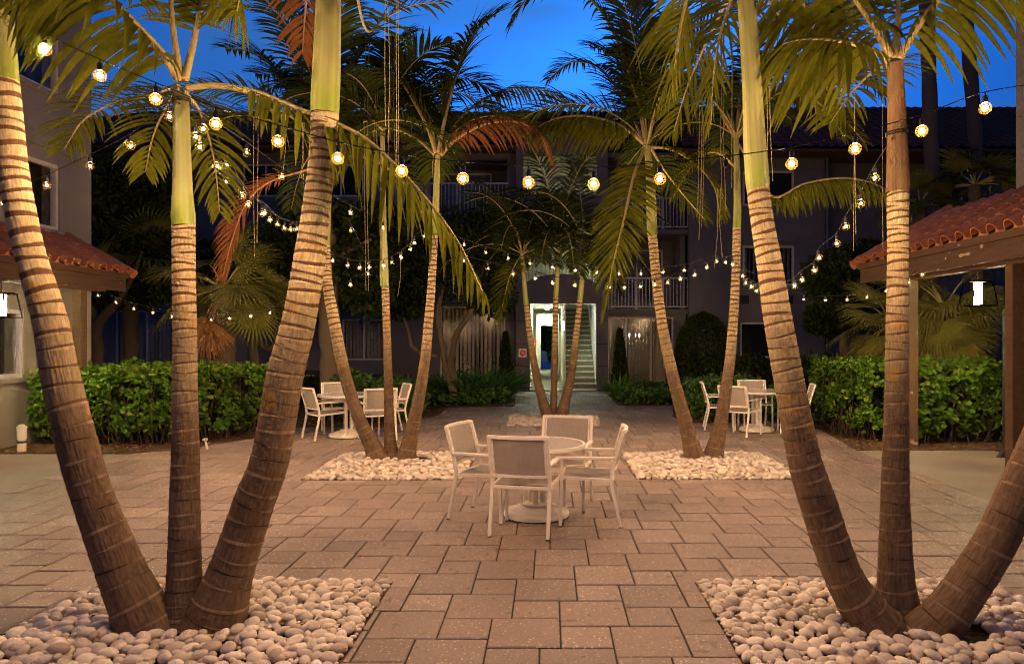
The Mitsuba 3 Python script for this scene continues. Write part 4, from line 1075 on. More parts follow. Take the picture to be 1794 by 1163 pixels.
# left
porch(-1, 7.0, 8.0, 11.9, 2.38, 2.68, 29, 7.22, [(7.22, 11.05), (7.22, 7.2)], 'open porch on the left with orange barrel tiles and a long brown fascia', 2.5)
sb = thing('stucco_building', 'tall rough stucco building with dark windows at the left edge', 'building')
lw = [(8.6, 10.95, 1.02, 2.04), (10.95, 11.75, 3.35, 4.42), (10.75, 11.75, 5.55, 6.55), (6.6, 8.2, 3.35, 4.42)]
part(sb, 'wall', wall_x(sbox(1.5, -.1, 12.55, 10.5).difference(unary_union([sbox(h[0], h[2], h[1], h[3]) for h in lw])), -8.30, .30), 'm_stucco')
part(sb, 'wall', bx(-16, -8.302, 12.25, 12.55, -.1, 10.5), 'm_stucco')
for i, (y0, y1, z0, z1) in enumerate(lw):
    fr = .06
    mids = (9.7,) if i == 0 else ()
    bars = [wall_x(sbox(y0, z0, y1, z1).difference(unary_union([sbox(a, z0 + fr, b, z1 - fr) for a, b in zip([y0 + fr] + [m + .03 for m in mids], [m - .03 for m in mids] + [y1 - fr])])), -8.12, .09)]
    k = part(sb, 'window', cat(bars), 'm_frame')
    put(k + '__pane', wall_x(sbox(y0 + fr * .6, z0 + fr * .6, y1 - fr * .6, z1 - fr * .6), -8.085, .004), 'm_glass')
    put(k + '__sill', bx(-8.02, -7.95, y0 - .05, y1 + .05, z0 - .07, z0 - .002), 'm_stucco')
    if i == 0:
        for q in range(20):
            m = bx(-.003, .003, -.05, .05, z0 + fr, z1 - fr); m.apply_transform(trimesh.transformations.rotation_matrix(.6, [0, 0, 1])); m.apply_translation((-8.2, y0 + .1 + q * .112, 0))
            put(num(k + '__slat'), m, 'm_blind_grey')
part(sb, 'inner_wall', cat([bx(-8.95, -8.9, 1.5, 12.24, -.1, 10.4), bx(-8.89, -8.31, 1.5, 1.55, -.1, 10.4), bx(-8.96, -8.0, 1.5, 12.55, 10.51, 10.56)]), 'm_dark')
part(sb, 'ledge', bx(-8.0, -7.94, 10.7, 12.4, 4.62, 4.80), 'm_stucco')
part(sb, 'wall_box', bx(-7.998, -7.90, 11.2, 11.5, 2.02, 2.35, .01), 'm_frame')
t = thing('cleanout_pipe', 'short cream plastic pipe with a cap standing before the left stucco wall', 'pipe')
pb = P(38, 791, 10.25); pb[2] = 0
put(t + '__pipe', lathe([(0, 0), (.056, 0), (.056, .12), (.05, .125), (.05, .17), (.060, .175), (.060, .33)], 24, pb), 'm_pvc', smooth=40)
put(t + '__band', lathe([(.052, .125), (.057, .127), (.057, .15), (.052, .152)], 24, pb), 'm_black', smooth=40)
put(t + '__cap', lathe([(.066, .33), (.066, .36), (.04, .365), (.04, .385), (0, .387)], 24, pb), 'm_pvc', smooth=40)
t = thing('spot_stake', 'small white stake lying slanted at the foot of the left hedge', 'stake')
q = P(363, 791, 10.45); q[2] = 0
put(t + '__stem', tube([q + (0, 0, .0), q + (-.01, 0, .06), q + (-.03, 0, .13)], .018, 8), 'm_pvc', smooth=40)
put(t + '__head', bx(q[0] - .06, q[0] + .0, q[1] - .03, q[1] + .03, .125, .16, .006), 'm_pvc')


mat('m_lantern', {'type': 'diffuse', 'reflectance': rgb(.010, .0095, .009)})


def lantern(label, x, y, zt, s=1.0):
    """A tapered open wire lantern round a white glowing cylinder."""
    t = thing('hanging_lantern', label, 'lantern')
    h, a, b = .30 * s, .115 * s, .155 * s
    bars = [tube([(x + i * a, y + j * a, zt), (x + i * b, y + j * b, zt - h)], .006, square=True) for i in (-1, 1) for j in (-1, 1)]
    for z, w in ((zt, a), (zt - h, b)):
        bars += [tube([(x - w, y + q * w, z), (x + w, y + q * w, z)], .006, square=True) for q in (-1, 1)] + [tube([(x + q * w, y - w, z), (x + q * w, y + w, z)], .0059, square=True) for q in (-1, 1)]
    put(t + '__frame', cat(bars), 'm_lantern')
    put(t + '__top', bx(x - a * 1.12, x + a * 1.12, y - a * 1.12, y + a * 1.12, zt + .004, zt + .018, .003), 'm_lantern')
    put(t + '__stem', tube([(x, y, zt + .018), (x, y, zt + .20)], .008, 8), 'm_black')
    lamp(t + '__shade', lathe([(.0, zt - h + .02), (.050 * s, zt - h + .02), (.054 * s, zt - .015), (.0, zt - .015)], 28, (x, y, 0)), np.array([1.0, .68, .32]) * LANT, 6)
    return t


lantern('glowing white wire lantern hanging under the right porch beam', 5.36, 9.0, EYE + (588 - 494) * 9.0 / F, 1.0)
lantern('glowing white wire lantern under the left porch at the picture edge', -7.0, 9.18, EYE + (588 - 515) * 9.18 / F, 1.0)


# ------------------------------------------------------------------ tables and chairs
def rot(mesh, a, at):
    m = mesh.copy(); m.apply_transform(trimesh.transformations.rotation_matrix(a, [0, 0, 1])); m.apply_translation(at); return m


def panel(pts_uv, nu, nv, fn):
    u, v = np.meshgrid(np.linspace(0, 1, nu), np.linspace(0, 1, nv), indexing='ij')
    p = np.stack(fn(u, v), -1)
    i, j = np.meshgrid(np.arange(nu - 1), np.arange(nv - 1), indexing='ij')
    q = np.stack([i * nv + j, (i + 1) * nv + j, (i + 1) * nv + j + 1, i * nv + j + 1], -1).reshape(-1, 4)
    return trimesh.Trimesh(p.reshape(-1, 3), np.vstack([q[:, [0, 1, 2]], q[:, [0, 2, 3]]]), process=False), np.stack([u.ravel(), v.ravel()], 1)


def bow(u): return -.035 * (1 - (2 * u - 1) ** 2)
CH = {}
W = .245
for i, x in enumerate((-W, W)):
    back = curve([(x, -.285, 0), (x, -.262, .12), (x, -.222, .30), (x, -.205, .42), (x, -.222, .52), (x, -.265, .68), (x, -.312, .835)], 26)
    CH[('leg', 'leg_001')[i]] = (tube(back, .0185, square=True), 'm_white', None, False)
    CH[('leg_002', 'leg_003')[i]] = (tube([(x, .235, 0), (x, .228, .30), (x, .222, .585)], .0175, square=True), 'm_white', None, False)
    CH[('armrest', 'armrest_001')[i]] = (bx(x - .022, x + .022, -.248, .242, .585, .607, .004), 'm_white', None, False)
    for j, (y, nm) in enumerate(((-.285, 0), (.235, 2))):
        CH[('leg', 'leg_001', 'leg_002', 'leg_003')[nm + i] + '__foot_cap'] = (bx(x - .0135, x + .0135, y - .0135, y + .0135, -.001, .010), 'm_rubber', None, False)
cu = np.linspace(0, 1, 13)
CH['back_frame'] = (cat([tube(np.column_stack([-W + 2 * W * cu, -.308 + bow(cu), np.full(13, .826)]), .0185, square=True), tube(np.column_stack([-W + 2 * W * cu, -.218 + bow(cu), np.full(13, .500)]), .015, square=True)]
                        + [tube([(q * .218, -.222, .51), (q * .218, -.268, .68), (q * .218, -.303, .81)], .009, square=True) for q in (-1, 1)]), 'm_white', None, False)
CH['seat_frame'] = (cat([tube([(q * W, -.205, .405), (q * W, .225, .425)], .0165, square=True) for q in (-1, 1)] + [tube([(-W, .222, .425), (W, .222, .425)], .016, square=True), tube(np.column_stack([-W + 2 * W * cu, -.208 + bow(cu) * .4, np.full(13, .402)]), .016, square=True)]), 'm_white', None, False)
m, uv = panel(None, 15, 11, lambda u, v: (-.212 + .424 * u, -.226 - .080 * v + bow(u) * .95, .512 + .298 * v))
CH['backrest'] = (cat([m, trimesh.Trimesh(np.array(m.vertices) + [0, .006, 0], np.array(m.faces)[:, ::-1], process=False)]), 'm_sling', np.vstack([uv, uv]) * [.42, .3], True)
m, uv = panel(None, 13, 13, lambda u, v: (-.232 + .464 * u, -.195 + .41 * v, .418 + .012 * v - .028 * (1 - (2 * u - 1) ** 2) * (1 - (2 * v - 1) ** 2)))
CH['seat'] = (cat([m, trimesh.Trimesh(np.array(m.vertices) - [0, 0, .006], np.array(m.faces)[:, ::-1], process=False)]), 'm_sling', np.vstack([uv, uv]) * [.46, .42], True)
scr = []
for x in (-.218, .218):
    for z, y in ((.53, -.2275), (.66, -.262), (.79, -.2985)):
        m = trimesh.creation.icosphere(1, .006); m.apply_translation((x, y - .011, z)); scr.append(m)
CH['back_frame__screws'] = (cat(scr), 'm_steel', None, True)
CHD = {k: mikit.ply(m, b, smooth=sm, uv=uv) for k, (m, b, uv, sm) in CH.items()}


def chair(x, y, fx_, fy_, label, group):
    """A sling chair; (x, y): the middle between its rear feet, (fx_, fy_): where it faces."""
    d = np.array([fx_, fy_]) / math.hypot(fx_, fy_)
    M = np.eye(4); M[:2, 0] = (d[1], -d[0]); M[:2, 1] = d; M[:2, 3] = np.array([x, y]) + d * .285
    k = thing('patio_chair', label, 'chair', group)
    for q, ply in CHD.items():
        scene[f'{k}__{q}'] = {**ply, 'to_world': T(M)}
    return k


def table(x, y, r, z, label):
    t = thing('patio_table', label, 'table', 'round pedestal tables of the court')
    at = (x, y, 0)
    put(t + '__base', lathe([(0, .002), (.285, .002), (.300, .014), (.300, .040), (.290, .055), (.20, .085), (.10, .105), (.085, .112), (0, .112)], 56, at), 'm_white', smooth=40)
    put(t + '__base_ring', lathe([(.302, .003), (.303, .008), (.300, .012)], 56, at), 'm_rubber', smooth=True)
    for a in (20, 140, 260):
        c = (x + .062 * math.cos(math.radians(a)), y + .062 * math.sin(math.radians(a)), 0)
        put(num(t + '__post'), lathe([(.030, .105), (.030, z - .045)], 18, c), 'm_white', smooth=40)
    put(t + '__collar', lathe([(.13, .108), (.13, .120), (.10, .126), (0, .126)], 40, at), 'm_white', smooth=40)
    put(t + '__bracket', lathe([(0, z - .06), (.16, z - .06), (.18, z - .042), (0, z - .0421)], 32, at), 'm_white', smooth=40)
    put(t + '__rim', lathe([(0, z - .040), (r - .012, z - .040), (r, z - .030), (r, z - .006), (r - .005, z), (r - .022, z), (r - .024, z - .004)], 72, at), 'm_white', smooth=40)
    put(t + '__tabletop', lathe([(0, z - .0022), (r - .0245, z - .0022), (r - .0245, z - .010)], 72, at), 'm_top', smooth=40)
    return t


table(-.12, 6.60, .45, .668, 'round white table in the middle of the court between the four nearest chairs')
g1, g2, g3 = 'sling chairs round the middle table', 'sling chairs round the left table', 'sling chairs round the right table'
chair(-.255, 5.85, .087, .39, 'white framed sling chair nearest the camera, its back turned to us', g1)
chair(-.825, 6.70, .45, -.17, 'white framed sling chair at the left side of the middle table', g1)
chair(.18, 7.27, -.2, -.98, 'white framed sling chair behind the middle table facing us', g1)
chair(.63, 6.42, -.475, .04, 'white framed sling chair seen side-on at the right of the middle table', g1)
table(-3.30, 11.75, .48, .70, 'round table on the left behind the leaning slim palm trunks')
chair(-3.81, 11.34, .35, .31, 'white framed sling chair at the front left of the left table', g2)
chair(-3.72, 12.55, .36, -.9, 'white framed sling chair at the back of the left table, before the thick tree trunk', g2)
chair(-2.62, 11.15, -.42, .9, 'white framed sling chair at the left table half behind the upright slim palm trunk', g2)
chair(-2.45, 12.25, -.8, -.4, 'white framed sling chair at the right side of the left table', g2)
table(3.58, 12.45, .50, .70, 'round table on the right between the low hedge and the leaning thick trunk')
chair(2.72, 12.70, .9, -.15, 'white framed sling chair farthest left at the right table, against the low hedge', g3)
chair(2.98, 11.72, .55, .62, 'white sling chair at the right table half behind the pale leaning trunk', g3)
chair(3.72, 13.25, -.05, -1, 'white framed sling chair at the back of the right table facing us', g3)
chair(4.42, 12.15, -.95, .2, 'white framed sling chair at the right table mostly hidden by the thick leaning trunk', g3)
# ------------------------------------------------------------------ plants
def obovate(L=1.0, Wd=.62):
    y = np.array([0, .18, .5, .8, 1.0]); w = np.array([.03, .16, .46, .50, .12]) * Wd
    z = np.array([0, .02, .05, .03, -.04])
    v = []
    for yy, ww, zz in zip(y, w, z):
        v += [(-ww, yy * L, zz + ww * .25), (0, yy * L, zz), (ww, yy * L, zz + ww * .25)]
    f = []
    for i in range(4):
        a = 3 * i
        f += [[a, a + 1, a + 4], [a, a + 4, a + 3], [a + 1, a + 2, a + 5], [a + 1, a + 5, a + 4]]
    return np.array(v), np.array(f)


LV, LF = obovate()
QV = np.array([(-.28, 0, .06), (0, 0, 0), (.28, 0, .06), (-.30, .6, .10), (0, .65, .04), (.30, .6, .10), (0, 1, 0)], float)
QF = np.array([[0, 1, 4], [0, 4, 3], [1, 2, 5], [1, 5, 4], [3, 4, 6], [4, 5, 6]])


def hedge(name, label, poly, h, n, seed, view, leaf=.108):
    """A clipped hedge of rosettes of obovate leaves over an outline: leaves turn outwards and up, the nearest ones are entries of their own."""
    r = np.random.default_rng(seed)
    k = thing(name, label, 'hedge')
    ring = np.array(poly.exterior.coords)
    cen = np.array(poly.centroid.coords[0])
    pts, nor = [], []
    L = poly.exterior.length
    for _ in range(n):
        if r.uniform() < .72:
            q = poly.exterior.interpolate(r.uniform(0, L)); q2 = poly.exterior.interpolate((poly.exterior.project(q) + .05) % L)
            t = np.array([q2.x - q.x, q2.y - q.y]); nn = np.array([t[1], -t[0]]); nn /= np.linalg.norm(nn) + 1e-9
            if not poly.contains(__import__('shapely').Point(q.x - nn[0] * .02, q.y - nn[1] * .02)):
                nn = -nn
            z = h * (.08 + .92 * r.uniform() ** .75)
            if z < .22 * h and r.uniform() < .7:
                continue
            p = np.array([q.x, q.y, z])
            N = np.array([nn[0], nn[1], .35 + .5 * (z / h) ** 3])
        else:
            q = np.array([r.uniform(poly.bounds[0], poly.bounds[2]), r.uniform(poly.bounds[1], poly.bounds[3])])
            if not poly.contains(__import__('shapely').Point(*q)):
                continue
            p = np.array([q[0], q[1], h]); N = np.array([0, 0, 1.0])
        N = unit(N)
        bump = (meshkit.fbm(p * 2.1 + seed, 3) - .5) * .46 - .12 * r.uniform() ** 2
        pts.append(p + N * bump * [1, 1, .7]); nor.append(N)
    pts, nor = np.array(pts), np.array(nor)
    pos, dirs, ups, sc = [], [], [], []
    for p, N in zip(pts, nor):
        m = r.integers(4, 8)
        ax = unit(N + r.normal(0, .38, 3)); a0 = r.uniform(0, 6.28)
        s1 = unit(np.cross(ax, [.3, .2, .9])); s2 = np.cross(ax, s1)
        for i in range(m):
            a = a0 + i * 2.4
            d = unit(ax * r.uniform(.25, .9) + math.cos(a) * s1 + math.sin(a) * s2)
            pos.append(p - ax * .018 * i + d * .004); dirs.append(d); ups.append(ax + r.normal(0, .2, 3)); sc.append(leaf * r.uniform(.65, 1.15))
    pos, dirs, ups, sc = map(np.array, (pos, dirs, ups, sc))
    M = frames(dirs, ups, sc)
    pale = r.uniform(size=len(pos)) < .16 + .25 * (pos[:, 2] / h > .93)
    front = np.argsort((pos - np.array([0, 0, EYE])) @ view + r.uniform(0, .25, len(pos)))[:295]
    single = np.zeros(len(pos), bool); single[front] = True
    for i in front:
        put(num(k + '__leaf'), trimesh.Trimesh(LV @ M[i].T + pos[i], LF, process=False), 'm_hedge_pale' if pale[i] else 'm_hedge', smooth=True)
    for msk, mt in ((~single & ~pale, 'm_hedge'), (~single & pale, 'm_hedge_pale')):
        tag(part(k, 'foliage', scatter(LV, LF, M[msk], pos[msk]), mt, smooth=True), kind='stuff')
    tw = []
    for p, N in zip(pts[::3], nor[::3]):
        q = np.array([cen[0] + (p[0] - cen[0]) * .86, cen[1] + (p[1] - cen[1]) * .80, 0.0]) + r.normal(0, .06, 3) * [1, 1, 0]
        tw.append(tube(curve([q, (q + p) / 2 + r.normal(0, .06, 3), p - N * .01], 6), np.linspace(.009, .003, 6), 4, cap=False))
    part(k, 'stems', cat(tw), 'm_twig', smooth=True)
    # leaves deep inside, that close the hedge
    inn = []
    b = poly.bounds
    while len(inn) < n * 2:
        q = r.uniform((b[0], b[1]), (b[2], b[3]))
        if poly.buffer(-.10).contains(__import__('shapely').Point(*q)):
            inn.append((q[0], q[1], r.uniform(.12, h - .08)))
    inn = np.array(inn)
    tag(part(k, 'foliage', scatter(QV, QF, frames(r.normal(size=(len(inn), 3)), r.normal(size=(len(inn), 3)), r.uniform(.08, .16, len(inn))), inn), 'm_tree', smooth=True), kind='stuff')
    return k


hedge('hedge', 'waist high hedge of round glossy leaves before the left stucco building', Polygon([(-7.75, 10.75), (-5.55, 10.72), (-5.0, 11.5), (-4.85, 12.9), (-7.75, 12.9)]), 1.12, 1250, 61, np.array([0, 1, 0]))
hedge('hedge', 'waist high hedge of round glossy yellow-green leaves beside the right porch', Polygon([(4.92, 13.5), (4.78, 12.4), (4.85, 11.2), (5.6, 10.75), (7.15, 10.85), (7.15, 13.5)]), 1.24, 1450, 62, np.array([.15, 1, 0]))


def mound(key, name, c, rad, n, size, material, seed, tv=QV, tf=QF, shell=.55, up=0.25, kind=None, zmin=None):
    """Leaves through the outer volume of a lumpy ellipsoid."""
    r = np.random.default_rng(seed)
    d = unit(r.normal(size=(n, 3)))
    f = 1 - shell * r.uniform(size=n) ** 1.8
    lump = .74 + .55 * meshkit.fbm(d * 1.9 + seed * 3.1, 3)
    p = np.asarray(c) + d * f[:, None] * lump[:, None] * np.asarray(rad)
    if zmin is not None:
        q = p[:, 2] > zmin; p, d = p[q], d[q]; n = len(p)
    ax = unit(d + r.normal(0, .7, (n, 3)) + [0, 0, up])
    m = scatter(tv, tf, frames(ax, r.normal(size=(n, 3)) + [0, 0, .8], size * r.uniform(.6, 1.3, n)), p)
    return tag(part(key, name, m, material, smooth=True), kind='stuff')


def tree(name, label, trunks, clumps, n, size, seed, category='tree', material='m_tree'):
    """trunks: lists of (point, radius); clumps: (centre, radii)."""
    k = thing(name, label, category)
    for i, (pts, rad) in enumerate(trunks):
        c = curve(np.column_stack([np.array(pts), rad]), 24)
        c[:, :3] += (meshkit.noise(c[:, :3] * 3 + seed)[:, None] - .5) * .06 * np.minimum(1, np.arange(24) / 6)[:, None]
        part(k, 'trunk' if i == 0 else 'branch', tube(c[:, :3], c[:, 3] * (1 + .12 * (meshkit.noise(c[:, :3] * 14) - .5)), 12), 'm_branch', smooth=True)
    for i, (c, rad) in enumerate(clumps):
        mound(k, 'foliage', c, rad, n, size, material, seed + 10 * i, shell=.8)
    return k


def gz(x, y, Y): return P(x, y, Y)


def g0(x, Y):
    return np.array([(x - CX) * Y / F, Y, 0.0])


tree('broadleaf_tree', 'dark tree with a thick brown trunk behind the left table', [([g0(580, 15.2), gz(580, 640, 15.2), gz(577, 540, 15.2), gz(572, 430, 15.2), gz(566, 330, 15.2)], [.26, .23, .215, .2, .13]), ([gz(575, 480, 15.2), gz(610, 440, 15.3), gz(650, 420, 15.2)], [.11, .07, .03])],
     [(gz(630, 470, 15.5), (.9, .9, .55)), (gz(560, 400, 15.8), (1.0, .9, .7)), (gz(650, 400, 15.9), (1.0, .9, .6)), (gz(640, 520, 15.6), (.6, .6, .35))], 1500, .13, 300)
tree('broadleaf_tree', 'dark crooked tree with two pale bare stems left of the passage', [([g0(800, 17.2), gz(785, 655, 17.2), gz(773, 600, 17.2), gz(768, 550, 17.3), gz(776, 500, 17.3)], [.11, .085, .075, .065, .03]), ([gz(797, 672, 17.2), gz(790, 630, 17.1), gz(800, 585, 17.0), gz(825, 548, 17.0), gz(838, 500, 17.0), gz(850, 460, 17.0)], [.09, .08, .07, .06, .04, .02]),
      ([gz(765, 625, 17.2), gz(740, 618, 17.4), gz(722, 602, 17.5), gz(712, 570, 17.5), gz(700, 535, 17.5)], [.05, .06, .05, .04, .02]), ([gz(768, 560, 17.3), gz(740, 520, 17.6), gz(720, 480, 17.7)], [.05, .035, .02])],
     [(gz(740, 480, 17.6), (1.2, 1.0, .7)), (gz(840, 450, 17.4), (1.1, 1.0, .75)), (gz(790, 420, 18), (1.3, 1.0, .7)), (gz(700, 530, 17.6), (.7, .7, .4)), (gz(860, 520, 17.2), (.6, .6, .45)), (gz(880, 400, 18), (.9, .8, .7)), (gz(690, 430, 18), (1.0, .8, .7))], 1500, .12, 340)
tree('broadleaf_tree', 'dark tree behind the corner of the left stucco building', [([g0(170, 16), gz(170, 620, 16), gz(172, 570, 16), gz(195, 540, 16), gz(225, 500, 16), gz(250, 440, 16)], [.15, .13, .12, .10, .07, .03]), ([gz(172, 575, 16), gz(160, 520, 16.2), gz(175, 450, 16.2)], [.09, .06, .03])],
     [(gz(200, 340, 16.5), (.9, .9, .9)), (gz(215, 430, 16.4), (1.0, .9, .7)), (gz(185, 500, 16.2), (.6, .7, .5)), (gz(270, 330, 17), (1.0, .9, .7)), (gz(300, 450, 17), (1.0, .9, .6)), (gz(260, 510, 16.6), (.6, .6, .35))], 1500, .12, 380)
tree('broadleaf_tree', 'dark low branching tree behind the left hedge, its bare limbs spread sideways', [([g0(448, 15.5), gz(445, 620, 15.5), gz(443, 580, 15.5), gz(455, 545, 15.6), gz(480, 515, 15.6)], [.12, .11, .10, .08, .04]), ([gz(444, 590, 15.5), gz(425, 570, 15.4), gz(405, 560, 15.4), gz(390, 530, 15.4)], [.06, .05, .04, .02]), ([gz(445, 595, 15.5), gz(470, 610, 15.4), gz(490, 598, 15.3), gz(520, 600, 15.3), gz(545, 575, 15.3)], [.06, .06, .05, .05, .03])],
     [(gz(480, 500, 15.8), (.9, .8, .5)), (gz(420, 470, 16), (.9, .8, .5)), (gz(520, 540, 15.6), (.6, .6, .4)), (gz(500, 430, 16.3), (1.0, .8, .6))], 1400, .12, 420)
tree('broadleaf_tree', 'dark leafy tree between the far wall and the end of the right porch', [([g0(1480, 17), gz(1478, 600, 17), gz(1470, 540, 17), gz(1462, 480, 17)], [.12, .10, .08, .04])],
     [(gz(1465, 490, 17), (.75, .7, .6)), (gz(1500, 530, 17), (.8, .7, .7)), (gz(1450, 560, 17), (.5, .6, .35)), (gz(1520, 460, 17.4), (.8, .7, .5))], 2200, .12, 460)
tree('lit_shrub', 'green shrubs lit beyond the far end of the passage', [([np.array([.2, 37.4, 0]), np.array([.2, 37.4, 1.2]), np.array([.3, 37.4, 2.4])], [.08, .06, .03])],
     [((.5, 37.0, 1.0), (.7, .5, .9)), ((-.5, 38.2, 1.6), (.8, .5, 1.2)), ((.3, 37.6, 2.3), (1.3, .6, .9))], 1500, .16, 480, 'shrub', 'm_cover')


def topiary(name, label, x, Y, z0, z1, rx, seed, power):
    r = np.random.default_rng(seed)
    k = thing(name, label, 'topiary')
    n = int(9000 * rx * (z1 - z0))
    t = r.uniform(size=n); a = r.uniform(0, 2 * np.pi, n)
    rr = rx * power(t) * (1 - .10 * r.uniform(size=n) ** 2)
    X = (x - CX) * Y / F
    p = np.column_stack([X + rr * np.cos(a), Y + rr * np.sin(a), z0 + (z1 - z0) * t])
    q = np.column_stack([np.cos(a) * rx, np.sin(a) * rx, z0 + (z1 - z0) * t])
    p[:, :2] = [X, Y] + (p[:, :2] - [X, Y]) * (.90 + .22 * meshkit.fbm(q * 4.0 + seed, 3))[:, None]
    p[:, 2] += .07 * (meshkit.fbm(q * 5.0 + seed + 9, 2) - .5)
    d = unit(np.column_stack([np.cos(a), np.sin(a), .4 + 0 * a]) + r.normal(0, .5, (n, 3)))
    tag(part(k, 'foliage', scatter(QV, QF, frames(d, r.normal(size=(n, 3)), r.uniform(.04, .075, n)), p), 'm_tree', smooth=True), kind='stuff')
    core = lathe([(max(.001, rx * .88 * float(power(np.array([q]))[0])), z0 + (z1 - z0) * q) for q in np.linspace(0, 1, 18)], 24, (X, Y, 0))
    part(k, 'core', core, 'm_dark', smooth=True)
    part(k, 'trunk', tube([(X, Y, 0), (X, Y, z0 + .1)], .05, 8), 'm_twig')
    return k


topiary('topiary_ball', 'big dark clipped round bush before the far right wall', 1232, 18.5, .15, EYE + (588 - 548) * 18.5 / F, .68, 71, lambda t: np.minimum(np.sqrt(np.clip(1 - (2 * np.clip(t, .42, 1) - .84) ** 2 / 1.35, .02, 1)), .80 + .5 * t) * (1 - .9 * np.clip((t - .93) / .07, 0, 1) ** 2))
topiary('topiary_cone', 'slim dark clipped cone before the curtained glass door right of the stairs', 1086, 20.2, .1, EYE + (588 - 576) * 20.2 / F, .24, 72, lambda t: (1 - t) ** .7 * .9 + .08)
topiary('topiary_cone', 'slim dark clipped cone left of the pier with the round red sign', 886, 20.2, .1, EYE + (588 - 582) * 20.2 / F, .24, 73, lambda t: (1 - t) ** .7 * .9 + .08)


def straps(k, c, n, L, w, seed, material, upright=.9, droop=.8):
    """A clump of strap leaves."""
    r = np.random.default_rng(seed)
    V, Fc = [], []
    for i in range(n):
        a, e = r.uniform(0, 6.28), r.normal(upright, .3)
        d = unit(np.array([math.cos(a), math.sin(a), max(.1, e * 1.4)])); p = np.asarray(c) + r.normal(0, .06, 3) * [1, 1, 0]
        ln = L * r.uniform(.6, 1.1); sd = unit(np.cross(d, [0, 0, 1.0]))
        base = len(V) * 15
        vv = []
        for j in range(5):
            ww = w * (.7, 1, .9, .6, .05)[j] / 2
            vv += [p - sd * ww + [0, 0, ww * .5], p, p + sd * ww + [0, 0, ww * .5]]
            d = unit(d + np.array([0, 0, -droop * .28])); p = p + d * ln / 4
        V.append(vv)
        for j in range(4):
            q = base + 3 * j
            Fc += [[q, q + 1, q + 4], [q, q + 4, q + 3], [q + 1, q + 2, q + 5], [q + 1, q + 5, q + 4]]
    m = trimesh.Trimesh(np.array(V).reshape(-1, 3), np.array(Fc), process=False)
    return tag(part(k, 'foliage', m, material, smooth=True), kind='stuff')


def strap_plant(name, label, c, n, L, w, seed, material='m_cover', **kw):
    k = thing(name, label, 'plant')
    straps(k, c, n, L, w, seed, material, **kw)
    return k


for i, (x, Y) in enumerate(((820, 17.6), (858, 18.4), (885, 19.0), (835, 19.2), (790, 18.6))):
    strap_plant('strap_leaf_plant', ['dark strap leaved clump nearest the crooked tree stems', 'dark strap leaved clump beside the path left of the passage', 'dark strap leaved clump at the foot of the left pier', 'dark strap leaved clump behind the others left of the passage', 'dark strap leaved clump behind the two pale bare stems'][i], g0(x, Y), 70, 1.35, .075, 500 + i, 'm_cover', upright=1.0)
strap_plant('spiky_plant', 'spiky green plant with stiff leaves right of the stair foot', g0(1085, 18.6), 60, 1.05, .055, 520, 'm_hedge', upright=.8, droop=.35)
strap_plant('red_leaf_plant', 'dark red strap leaved plant below the curtained door', g0(1135, 18.4), 60, .75, .08, 521, 'm_red', upright=.9)
strap_plant('red_leaf_plant', 'dark red strap leaved plant left of the big round bush', g0(1170, 18.8), 50, .65, .08, 522, 'm_red', upright=.9)


def cover(name, label, poly, h, n, size, seed, material='m_cover', category='ground cover'):
    r = np.random.default_rng(seed)
    k = num(name)
    b = poly.bounds
    from shapely import contains_xy
    q = r.uniform((b[0], b[1]), (b[2], b[3]), (n * 2, 2)); q = q[contains_xy(poly, q[:, 0], q[:, 1])][:n]; m_ = len(q)
    hh = h * (.25 + 1.5 * meshkit.fbm(np.column_stack([q * 1.7, np.full(m_, seed)]), 3))
    p = np.column_stack([q, hh * (1 - r.uniform(size=m_) ** 2.2 * .9)])
    m = scatter(QV, QF, frames(r.normal(size=(m_, 3)) + [0, -.3, .55], r.normal(size=(m_, 3)) + [0, 0, .9], size * r.uniform(.6, 1.3, m_)), p)
    tag(put(k, m, material, smooth=True), label, category, kind='stuff')


cover('ground_cover', 'low dark leafy ground cover left of the path to the stairs', Polygon([(-2.5, 16.4), (-.95, 16.95), (-1.08, 20.8), (-5, 20.8), (-6, 17.5)]), .27, 8000, .10, 81)
cover('ground_cover', 'low variegated ground cover right of the path to the stairs', Polygon([(1.72, 17.15), (2.85, 17.05), (3.3, 18.4), (3.2, 20.5), (1.72, 20.5)]), .24, 5000, .10, 82)
cover('low_hedge', 'low dark clipped hedge behind the right table', Polygon([(3.2, 17.2), (6.9, 16.6), (8, 17.4), (7.5, 18.6), (3.4, 18.6)]), .85, 8000, .10, 83, 'm_tree', 'hedge')
cover('low_hedge', 'low green shrubs along the paving behind the right table', Polygon([(2.62, 14.5), (2.95, 13.75), (4.9, 13.75), (5.2, 15.8), (3.1, 16.6)]), .62, 8000, .09, 84, 'm_cover', 'hedge')
cover('low_hedge', 'low clipped shrub on the mulch right of the left table', Polygon([(-4.2, 13.6), (-2.9, 13.35), (-2.5, 15.0), (-3.0, 16.3), (-4.6, 16.0)]), .62, 7000, .09, 85, 'm_cover', 'shrub')
cover('low_hedge', 'dark shrubs under the window with blinds', Polygon([(-7.5, 16.5), (-4.6, 16.2), (-4.6, 18.5), (-7.5, 18.5)]), .55, 5000, .09, 86, 'm_tree', 'shrub')


